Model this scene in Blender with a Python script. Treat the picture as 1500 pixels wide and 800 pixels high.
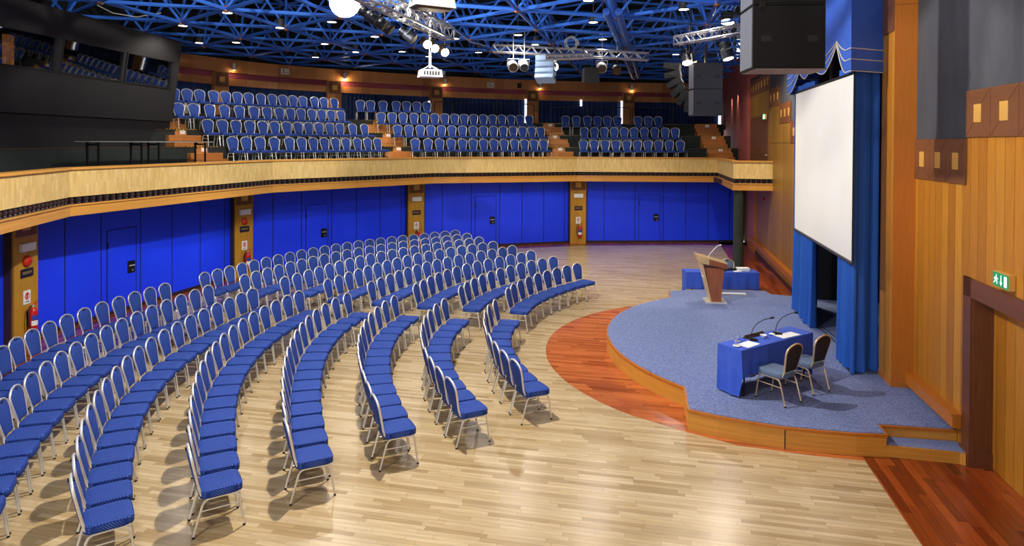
import bpy, math, random
import numpy as np
from mathutils import Matrix, Vector
random.seed(7)
for o in list(bpy.data.objects): bpy.data.objects.remove(o)
C = bpy.context.scene.collection
PI = math.pi

# ---------------------------------------------------------------- camera
H, F, TAU, RHO, HOR = 4.25, 970.0, math.radians(.6), .006, 209.0
cyp = HOR + F*math.tan(TAU)
_f = np.array([0, math.cos(TAU), -math.sin(TAU)]); _u = np.array([0, math.sin(TAU), math.cos(TAU)]); _r = np.array([1., 0, 0])
RR = math.cos(RHO)*_r + math.sin(RHO)*_u; UU = -math.sin(RHO)*_r + math.cos(RHO)*_u
cam = bpy.data.cameras.new('camera'); co = bpy.data.objects.new('camera', cam); C.objects.link(co)
cam.sensor_fit = 'HORIZONTAL'; cam.sensor_width = 36; cam.lens = 36*F/1500
cam.shift_y = (cyp-400)/1500; cam.clip_end = 200; cam.clip_start = .1
mw = Matrix.Identity(4)
for i in range(3):
    mw[i][0] = RR[i]; mw[i][1] = UU[i]; mw[i][2] = -_f[i]
mw[2][3] = H
co.matrix_world = mw
bpy.context.scene.camera = co

def ray(px, py):
    return (px-750)*RR - (py-cyp)*UU + F*_f
def at_z(px, py, z=0.):            # where a sight line meets the level z
    d = ray(px, py); s = (z-H)/d[2]; return float(d[0]*s), float(d[1]*s)
def at_y(px, py, Y):               # the point of a sight line at the distance Y
    d = ray(px, py); s = Y/d[1]; return Vector((d[0]*s, Y, H+d[2]*s))

# ---------------------------------------------------------------- view, world, main lamps
sc = bpy.context.scene
sc.view_settings.view_transform = 'Standard'; sc.view_settings.look = 'None'
sc.view_settings.gamma = 1; sc.view_settings.use_curve_mapping = False
sc.view_settings.exposure = 0.0
w = bpy.data.worlds.new('world'); sc.world = w; w.use_nodes = True
w.node_tree.nodes['Background'].inputs[0].default_value = (.85, .92, 1, 1)
w.node_tree.nodes['Background'].inputs[1].default_value = 1.45

def lamp(kind, loc, power, color=(1, .95, .88), size=.2, target=None, cone=60, blend=.5):
    l = bpy.data.lights.new('lamp', kind); l.energy = power; l.color = color
    if kind == 'AREA': l.size = size
    else: l.shadow_soft_size = size
    if kind == 'SPOT': l.spot_size = math.radians(cone); l.spot_blend = blend
    o = bpy.data.objects.new('lamp', l); C.objects.link(o); o.location = loc
    if target is not None:
        o.rotation_euler = (Vector(target)-Vector(loc)).to_track_quat('-Z', 'Y').to_euler()
    return o
lamp('POINT', (-2.2, 10.5, 8.5), 3000, (1, .96, .9), .12)           # the hall's working light over the seats
lamp('SPOT', (-1.9, 17.2, 6.4), 800, (1, .9, .75), .12, (4.6, 13.5, .3), 50)      # the lit spotlights over the stage
lamp('SPOT', (-3.7, 14.8, 7.3), 1500, (.95, .98, 1), .3, (-4, 30, 3), 150, .6)     # the very bright lamp over the left seats
lamp('SPOT', (1.3, 21.9, 6.6), 500, (1, .9, .75), .12, (1, 6, 0), 110)             # the lit spotlight beside the pale array
lamp('SPOT', (6.2, 19.2, 7.5), 900, (1, .9, .75), .15, (6.0, 19.5, 0), 140, .6)    # the bright downlight above the short truss
lamp('POINT', (3.2, 8.5, 8.8), 260, (1, .93, .82), .12)  # added fill lamp, no fixture behind it
lamp('POINT', (-3, 3, 8.6), 1000, (1, .95, .9), .3)  # added out-of-frame fill that brightens the ceiling tubes, no fixture

# ---------------------------------------------------------------- materials
def lin(h):
    h = h.lstrip('#'); c = [int(h[i:i+2], 16)/255 for i in (0, 2, 4)]
    return tuple(x/12.92 if x < .04045 else ((x+.055)/1.055)**2.4 for x in c)+(1,)
MATS = {}
def mat(name, col, rough=.5, metal=0., emit=None, strength=0, spec=.5):
    m = bpy.data.materials.new(name); m.use_nodes = True; b = m.node_tree.nodes['Principled BSDF']
    b.inputs['Base Color'].default_value = lin(col) if isinstance(col, str) else col
    b.inputs['Roughness'].default_value = rough; b.inputs['Metallic'].default_value = metal
    b.inputs['Specular IOR Level'].default_value = spec
    if emit: b.inputs['Emission Color'].default_value = lin(emit); b.inputs['Emission Strength'].default_value = strength
    MATS[name] = m; return m
class N:
    """small helper to write node graphs"""
    def __init__(s, m): s.t = m.node_tree; s.b = s.t.nodes['Principled BSDF']
    def new(s, t, **k):
        n = s.t.nodes.new(t)
        for a, b in k.items(): setattr(n, a, b)
        return n
    def link(s, a, b): s.t.links.new(a, b)
    def val(s, n, i, v):
        if hasattr(v, 'links') or isinstance(v, bpy.types.NodeSocket): s.link(v, n.inputs[i])
        else: n.inputs[i].default_value = v
    def math(s, op, a, b=0.):
        n = s.new('ShaderNodeMath', operation=op); s.val(n, 0, a); s.val(n, 1, b); return n.outputs[0]
    def dot(s, v, d):
        n = s.new('ShaderNodeVectorMath', operation='DOT_PRODUCT'); s.link(v, n.inputs[0]); n.inputs[1].default_value = d; return n.outputs['Value']
    def comb(s, x, y, z=0.):
        n = s.new('ShaderNodeCombineXYZ'); s.val(n, 0, x); s.val(n, 1, y); s.val(n, 2, z); return n.outputs[0]
    def mix(s, f, a, b):
        n = s.new('ShaderNodeMix', data_type='RGBA'); s.val(n, 0, f); s.val(n, 6, a); s.val(n, 7, b); return n.outputs[2]
    def ramp(s, f, stops):
        n = s.new('ShaderNodeValToRGB'); e = n.color_ramp.elements
        while len(e) < len(stops): e.new(.5)
        for k, (p, c) in enumerate(stops): e[k].position = p; e[k].color = lin(c) if isinstance(c, str) else c
        s.link(f, n.inputs[0]); return n.outputs[0]
    def noise(s, v, scale, detail=3, rough=.5):
        n = s.new('ShaderNodeTexNoise'); s.link(v, n.inputs['Vector']); n.inputs['Scale'].default_value = scale
        n.inputs['Detail'].default_value = detail; n.inputs['Roughness'].default_value = rough; return n.outputs[0]
    def white(s, v):
        n = s.new('ShaderNodeTexWhiteNoise', noise_dimensions='2D'); s.link(v, n.inputs['Vector']); return n.outputs[0]
    def coord(s, obj=False):
        return s.new('ShaderNodeTexCoord').outputs['Object'] if obj else s.new('ShaderNodeNewGeometry').outputs['Position']
def wood(name, stops, across, along, width, length, rough=.35, grain=.35, seam='#3a2410', seamw=.03, obj=False, seammix=.6):
    m = mat(name, '#808080', rough); n = N(m); P = n.coord(obj)
    s = n.math('DIVIDE', n.dot(P, across), width); i = n.math('FLOOR', s)
    r = n.white(n.comb(i, 3.7)); t = n.math('ADD', n.math('DIVIDE', n.dot(P, along), length), n.math('MULTIPLY', r, 7.3)); j = n.math('FLOOR', t)
    v = n.white(n.comb(i, j)); c = n.ramp(v, stops)
    g = n.noise(n.comb(n.math('MULTIPLY', n.dot(P, across), 30.), n.math('MULTIPLY', n.dot(P, along), 1.6), v), 1.4, 4, .6)
    gr = n.ramp(g, [(.3, (1-grain,)*3+(1,)), (.62, (1, 1, 1, 1))])
    mm = n.new('ShaderNodeMix', data_type='RGBA', blend_type='MULTIPLY'); mm.inputs[0].default_value = 1; n.link(c, mm.inputs[6]); n.link(gr, mm.inputs[7])
    e = n.math('LESS_THAN', n.math('FRACT', s), seamw)
    e2 = n.math('LESS_THAN', n.math('FRACT', t), seamw*width/length)
    e = n.math('MULTIPLY', n.math('MAXIMUM', e, e2), seammix)
    n.link(n.mix(e, mm.outputs[2], lin(seam)), n.b.inputs['Base Color'])
    return m
def noisy(name, c1, c2, scale, rough=.8, obj=False, bump=0., stretch=(1, 1, 1), metal=0):
    m = mat(name, c1, rough, metal); n = N(m); P = n.coord(obj)
    mp = n.new('ShaderNodeMapping'); mp.inputs['Scale'].default_value = stretch; n.link(P, mp.inputs[0])
    f = n.noise(mp.outputs[0], scale, 4, .6); n.link(n.ramp(f, [(.3, c1), (.7, c2)]), n.b.inputs['Base Color'])
    if bump:
        bb = n.new('ShaderNodeBump'); bb.inputs['Strength'].default_value = bump; bb.inputs['Distance'].default_value = .01
        n.link(f, bb.inputs['Height']); n.link(bb.outputs[0], n.b.inputs['Normal'])
    return m
ANG = math.radians(11.93)
UW = (math.sin(ANG), math.cos(ANG), 0.)      # along the stage wall, away from the camera
NW = (math.cos(ANG), -math.sin(ANG), 0.)     # into the stage wall
Zv = (0, 0, 1)
wood('oak_floor', [(0, '#a88a5c'), (.3, '#c4a878'), (.7, '#d2b88c'), (1, '#b69868')], UW, NW, .07, .7, .24, .22, '#6e5430', .07, seammix=.5)
wood('mahogany_floor', [(0, '#a04e22'), (.35, '#bc6030'), (.75, '#d07438'), (1, '#92401a')], UW, NW, .085, .8, .2, .3, '#4a1e0a', .05, seammix=.4)
wood('mahogany_border', [(0, '#6e2c12'), (.35, '#964218'), (.75, '#ac5120'), (1, '#5c2410')], NW, UW, .11, 1.0, .18, .3, '#3a160a', .04, seammix=.4)
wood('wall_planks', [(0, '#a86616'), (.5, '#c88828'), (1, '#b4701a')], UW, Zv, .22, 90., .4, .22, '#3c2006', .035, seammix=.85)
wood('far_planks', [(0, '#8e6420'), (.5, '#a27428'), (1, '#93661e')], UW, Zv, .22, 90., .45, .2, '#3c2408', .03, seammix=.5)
wood('pilaster_wood', [(0, '#b5651a'), (1, '#be6e20')], NW, Zv, 3., 9., .35, .15, '#5a300c', .004)
wood('pillar_wood', [(0, '#b98526'), (1, '#c89430')], NW, Zv, 3., 9., .4, .2, '#5a300c', .0)
wood('frame_wood', [(0, '#65361e'), (1, '#744226')], NW, Zv, 3., 9., .35, .35, '#2a1208', .0)
wood('trim_wood', [(0, '#cc8a38'), (.5, '#d89a44'), (1, '#c48434')], Zv, NW, 4., 2.6, .4, .2, '#7a4a18', .0)
wood('stage_wood', [(0, '#c9862e'), (.5, '#d59238'), (1, '#c27e28')], Zv, (.7, .7, 0), 4., 7, .4, .25, '#5a300c', .0)
wood('step_wood', [(0, '#c47a38'), (.5, '#d28c48'), (1, '#b87030')], Zv, (1, 0, 0), .19, 1.4, .45, .25, '#4a240c', .06)
wood('frieze_wood', [(0, '#c07c42'), (.5, '#d89254'), (1, '#b07038')], (.85, .53, 0), Zv, .45, 9, .5, .2, '#5a3010', .01)
wood('balcony_panel', [(0, '#dcb870'), (.35, '#e4c47c'), (.7, '#d8b268'), (1, '#e8cc88')], (.75, .66, 0), Zv, .045, .22, .45, .15, '#a88448', .04, seammix=.35)
wood('motif_dark', [(0, '#744526'), (1, '#80502e')], NW, Zv, 3., 9., .4, .3, '#3a1c0c', .0)
wood('motif_light', [(0, '#d29a48'), (1, '#dca850')], NW, Zv, 3., 9., .4, .2, '#3a1c0c', .0)
wood('lectern_red', [(0, '#8a4a2c'), (1, '#9c5836')], (1, 0, 0), Zv, 3., 9., .35, .35, '#3a1c0c', .0, obj=True)
wood('lectern_pale', [(0, '#c4a070'), (1, '#ccaa7a')], (0, 1, 0), Zv, 3., 9., .3, .25, '#3a1c0c', .0, obj=True)
noisy('blue_wall', '#0c38fa', '#1040ff', 1.2, .55)
noisy('carpet', '#46547e', '#8490b8', 42, .95, bump=.4)
noisy('black_wall', '#38383c', '#4a4a4e', 1.6, .8, stretch=(1.5, 1.5, .4))
noisy('booth_black', '#161314', '#1c191a', 2., .85)
noisy('tier_black', '#1f2420', '#2a302b', 2.5, .9)
noisy('pink_wall', '#b0524a', '#ba5c50', 1.5, .7)
noisy('pink_frieze', '#8e3a4a', '#9a4250', 1.5, .7)
noisy('dark_blue_drape', '#0a2450', '#0e2e64', 6, .8, stretch=(1, 1, .1))
noisy('stage_drape', '#1450a8', '#1a5cb8', 3, .7, stretch=(1, 1, .1))
noisy('valance_blue', '#2c56b4', '#3460be', 3, .6)
noisy('tablecloth_blue', '#2c4fb8', '#3458c2', 7, .75, obj=True)
noisy('cream_screen', '#efebde', '#f3efe4', .8, .7)
mat('silver', '#e4dfd2', .3, .45); mat('champagne', '#d8c09a', .3, .5)
mat('truss_metal', '#b8b8b8', .3, .8); mat('black_metal', '#15151a', .45, .3); mat('black', '#0d0d0f', .7); mat('dark_grey', '#2c2d31', .6)
mat('speaker_black', '#0e0d0d', .6, spec=.25); mat('speaker_grey', '#222327', .55); mat('speaker_pale', '#8fa6c2', .5, .2); mat('grille', '#6c6e74', .5, .4)
mat('white', '#ecebe6', .5); mat('paper', '#f2f0ea', .7); mat('white_metal', '#d8d8d2', .4, .1); mat('red', '#c01418', .3); mat('bell_red', '#c83018', .35)
mat('rubber', '#141414', .7); mat('brown_metal', '#4c3c2c', .4, .4); mat('green_sign', '#0b8a56', .45, emit='#0b8a56', strength=.35); mat('sign_white', '#ffffff', .5, emit='#ffffff', strength=.5)
mat('green_lit', '#30d890', .4, emit='#40f0a0', strength=2.0); mat('sign_lit', '#ffffff', .4, emit='#d8ffe8', strength=3.0)
mat('lamp_glow', '#ffffff', .4, emit='#fff4e0', strength=9.); mat('spot_glow', '#ffffff', .4, emit='#ffe8b8', strength=40.); mat('cool_glow', '#ffffff', .4, emit='#eaf6ff', strength=60.)
mat('day_glow', '#ffffff', .4, emit='#e8f4ff', strength=2.2)
mat('baluster', '#3a2620', .5); mat('gold', '#c8a860', .4, .4); mat('navy_plaque', '#12142e', .4); mat('yellow', '#d8b820', .6); mat('cream_braid', '#d8cca8', .6); mat('skirting', '#3a2018', .5)
mat('pillar_dark', '#3a241c', .6); mat('purple_dark', '#2a1824', .6); mat('ceiling_black', '#0c0e14', .95)
mat('tube_blue', '#3c76dc', .35, .2); mat('lamp_grey', '#8c8a82', .45, .3); mat('lit_underside', '#8a7a74', .6); mat('node_brown', '#8a5a40', .5, .4); mat('cable_white', '#c8c8c0', .6); mat('wax_blue', '#2040a0', .5)
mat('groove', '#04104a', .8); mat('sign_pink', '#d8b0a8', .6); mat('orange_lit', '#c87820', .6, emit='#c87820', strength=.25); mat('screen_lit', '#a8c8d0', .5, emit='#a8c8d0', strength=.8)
g_ = bpy.data.materials.new('booth_glass'); g_.use_nodes = True; nt = g_.node_tree; nt.nodes.clear()
o_ = nt.nodes.new('ShaderNodeOutputMaterial'); mx = nt.nodes.new('ShaderNodeMixShader'); mx.inputs[0].default_value = .2
tr = nt.nodes.new('ShaderNodeBsdfTransparent'); tr.inputs[0].default_value = (.75, .78, .8, 1); gl = nt.nodes.new('ShaderNodeBsdfGlossy'); gl.inputs['Roughness'].default_value = .02
nt.links.new(tr.outputs[0], mx.inputs[1]); nt.links.new(gl.outputs[0], mx.inputs[2]); nt.links.new(mx.outputs[0], o_.inputs[0]); MATS['booth_glass'] = g_
m = mat('clear_glass', '#ffffff', .02); m.node_tree.nodes['Principled BSDF'].inputs['Transmission Weight'].default_value = 1.
def fabric(name, base, dark, dot, k=.5):
    m = mat(name, base, .75); n = N(m); P = n.coord(True); s = n.new('ShaderNodeSeparateXYZ'); n.link(P, s.inputs[0])
    yz = n.math('ADD', s.outputs[1], s.outputs[2])
    a = n.math('MULTIPLY', n.math('ADD', s.outputs[0], yz), 36.); b = n.math('MULTIPLY', n.math('SUBTRACT', s.outputs[0], yz), 36.)
    fa = n.math('SUBTRACT', n.math('FRACT', a), .5); fb = n.math('SUBTRACT', n.math('FRACT', b), .5)
    d = n.math('ADD', n.math('MULTIPLY', fa, fa), n.math('MULTIPLY', fb, fb)); f = n.math('MULTIPLY', n.math('LESS_THAN', d, .045), k)
    c = n.ramp(n.noise(P, 60, 2), [(.35, dark), (.65, base)])
    n.link(n.mix(f, c, lin(dot)), n.b.inputs['Base Color'])
    n.b.inputs['Specular IOR Level'].default_value = .25
fabric('chair_blue', '#14388e', '#0f2c72', '#8aa8ea', .5)
fabric('chair_slate', '#66758c', '#586880', '#8896a8', .4)
fabric('chair_back_brown', '#2e2628', '#241e20', '#4a4040', .4)

# ---------------------------------------------------------------- mesh helpers
class MB:
    def __init__(s): s.v = []; s.f = []; s.m = []; s.mats = []
    def mi(s, name):
        if name not in s.mats: s.mats.append(name)
        return s.mats.index(name)
    def add(s, vs, fs, mt, M=None):
        b = len(s.v); k = s.mi(mt)
        s.v += [tuple(M @ Vector(v)) if M is not None else tuple(v) for v in vs]
        for f in fs: s.f.append(tuple(i+b for i in f)); s.m.append(k)
        return s
    def box(s, x0, x1, y0, y1, z0, z1, mt, M=None):
        vs = [(x, y, z) for x in (x0, x1) for y in (y0, y1) for z in (z0, z1)]
        return s.add(vs, [(0, 1, 3, 2), (4, 6, 7, 5), (0, 4, 5, 1), (2, 3, 7, 6), (0, 2, 6, 4), (1, 5, 7, 3)], mt, M)
    def prism(s, poly, z0, z1, mt, top=None, M=None):
        n = len(poly); vs = [(p[0], p[1], z0) for p in poly]+[(p[0], p[1], z1) for p in poly]
        s.add(vs, [tuple(range(n))[::-1]]+[(i, (i+1) % n, n+(i+1) % n, n+i) for i in range(n)], mt, M)
        return s.add([(p[0], p[1], z1) for p in poly], [tuple(range(n))], top or mt, M)
    def hull(s, A, B, mt, M=None):          # two matching outlines joined into a solid
        n = len(A); return s.add(list(A)+list(B), [tuple(range(n))[::-1], tuple(range(n, 2*n))]+[(i, (i+1) % n, n+(i+1) % n, n+i) for i in range(n)], mt, M)
    def rings(s, R, mt, M=None, cap=True, closed=True):
        n = len(R[0]); vs = [p for r in R for p in r]; fs = []
        for k in range(len(R)-1):
            for i in range(n if closed else n-1):
                j = (i+1) % n; fs.append((k*n+i, k*n+j, (k+1)*n+j, (k+1)*n+i))
        if cap: fs += [tuple(range(n))[::-1], tuple(range((len(R)-1)*n, len(R)*n))]
        return s.add(vs, fs, mt, M)
    def tube(s, pts, r, mt, n=8, closed=False, M=None, flat=1.):
        P = [Vector(p) for p in pts]; R = []; L = len(P); up = None
        for i, p in enumerate(P):
            a = P[(i-1) % L] if (closed or i > 0) else p; b = P[(i+1) % L] if (closed or i < L-1) else p
            t = (b-a).normalized()
            if up is None:
                up = t.orthogonal().normalized()
                if abs(t.z) < .99: up = (Vector((0, 0, 1))-t*t.z).normalized()
            up = (up-t*up.dot(t)).normalized(); sd = t.cross(up)
            rr = r[i] if isinstance(r, (list, tuple)) else r
            R.append([p+(up*math.cos(2*PI*k/n)+sd*math.sin(2*PI*k/n)*flat)*rr for k in range(n)])
        if closed: R.append(R[0])
        return s.rings(R, mt, M, cap=not closed)
    def lathe(s, prof, mt, n=16, M=None):
        return s.rings([[(r*math.cos(2*PI*k/n), r*math.sin(2*PI*k/n), z) for k in range(n)] for r, z in prof], mt, M)
    def mb(s, o, M):
        b = len(s.v); s.v += [tuple(M @ Vector(v)) for v in o.v]; mp = [s.mi(x) for x in o.mats]
        s.f += [tuple(i+b for i in f) for f in o.f]; s.m += [mp[k] for k in o.m]; return s
    def build(s, name, parent=None, smooth=True, kind=None, label=None, cat=None, group=None, loc=None, rz=0, angle=40):
        me = bpy.data.meshes.new(name); me.from_pydata([tuple(v) for v in s.v], [], s.f)
        for x in s.mats: me.materials.append(MATS[x])
        me.polygons.foreach_set('material_index', s.m)
        if smooth:
            me.polygons.foreach_set('use_smooth', [True]*len(s.f)); me.set_sharp_from_angle(angle=math.radians(angle))
        me.update()
        o = bpy.data.objects.new(name, me); C.objects.link(o)
        if parent: o.parent = parent
        if loc is not None: o.location = loc; o.rotation_euler = (0, 0, rz)
        tag(o, label, cat, group, kind); return o
def tag(o, label=None, cat=None, group=None, kind=None):
    if label: o['label'] = label
    if cat: o['category'] = cat
    if group: o['group'] = group
    if kind: o['kind'] = kind
    return o
def thing(name, label, cat, loc=(0, 0, 0), rz=0, group=None, rot=None):
    o = bpy.data.objects.new(name, None); C.objects.link(o); o.location = loc; o.rotation_euler = rot or (0, 0, rz)
    o.empty_display_size = .2
    return tag(o, label, cat, group)
def struct(b, name, label, smooth=False): return b.build(name, smooth=smooth, kind='structure', label=label)
def copy_tree(o, parent=None):
    c = o.copy(); C.objects.link(c)
    if parent is not None: c.parent = parent
    for ch in kids[o.name]: copy_tree(ch, c)
    return c
kids = {}
def note_kids():
    kids.clear()
    for o in bpy.data.objects:
        kids.setdefault(o.name, [])
    for o in bpy.data.objects:
        if o.parent: kids[o.parent.name].append(o)
O0 = (6.05, 8.5)
def WF(a, b): return (O0[0]+a*NW[0]+b*UW[0], O0[1]+a*NW[1]+b*UW[1])
MW = Matrix.Translation((O0[0], O0[1], 0)) @ Matrix.Rotation(-ANG, 4, 'Z')   # x = into the wall, y = along it
def arc_pts(c, r, a0, a1, n): return [(c[0]+r*math.cos(a0+(a1-a0)*i/n), c[1]+r*math.sin(a0+(a1-a0)*i/n)) for i in range(n+1)]
def offset(P, d):
    """offset an open polyline to its left by d"""
    out = []
    for i, p in enumerate(P):
        ns = []
        for a, b in ((i-1, i), (i, i+1)):
            if a >= 0 and b < len(P):
                dx, dy = P[b][0]-P[a][0], P[b][1]-P[a][1]; l = math.hypot(dx, dy); ns.append((-dy/l, dx/l))
        nx = sum(q[0] for q in ns)/len(ns); ny = sum(q[1] for q in ns)/len(ns); l2 = nx*nx+ny*ny
        out.append((p[0]+nx/l2*d, p[1]+ny/l2*d))
    return out
ORD = ['first', 'second', 'third', 'fourth', 'fifth', 'sixth', 'seventh', 'eighth', 'ninth', 'tenth', 'eleventh', 'twelfth', 'thirteenth', 'fourteenth', 'fifteenth', 'sixteenth', 'seventeenth', 'eighteenth', 'nineteenth', 'twentieth', 'twenty-first', 'twenty-second', 'twenty-third', 'twenty-fourth']
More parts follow.
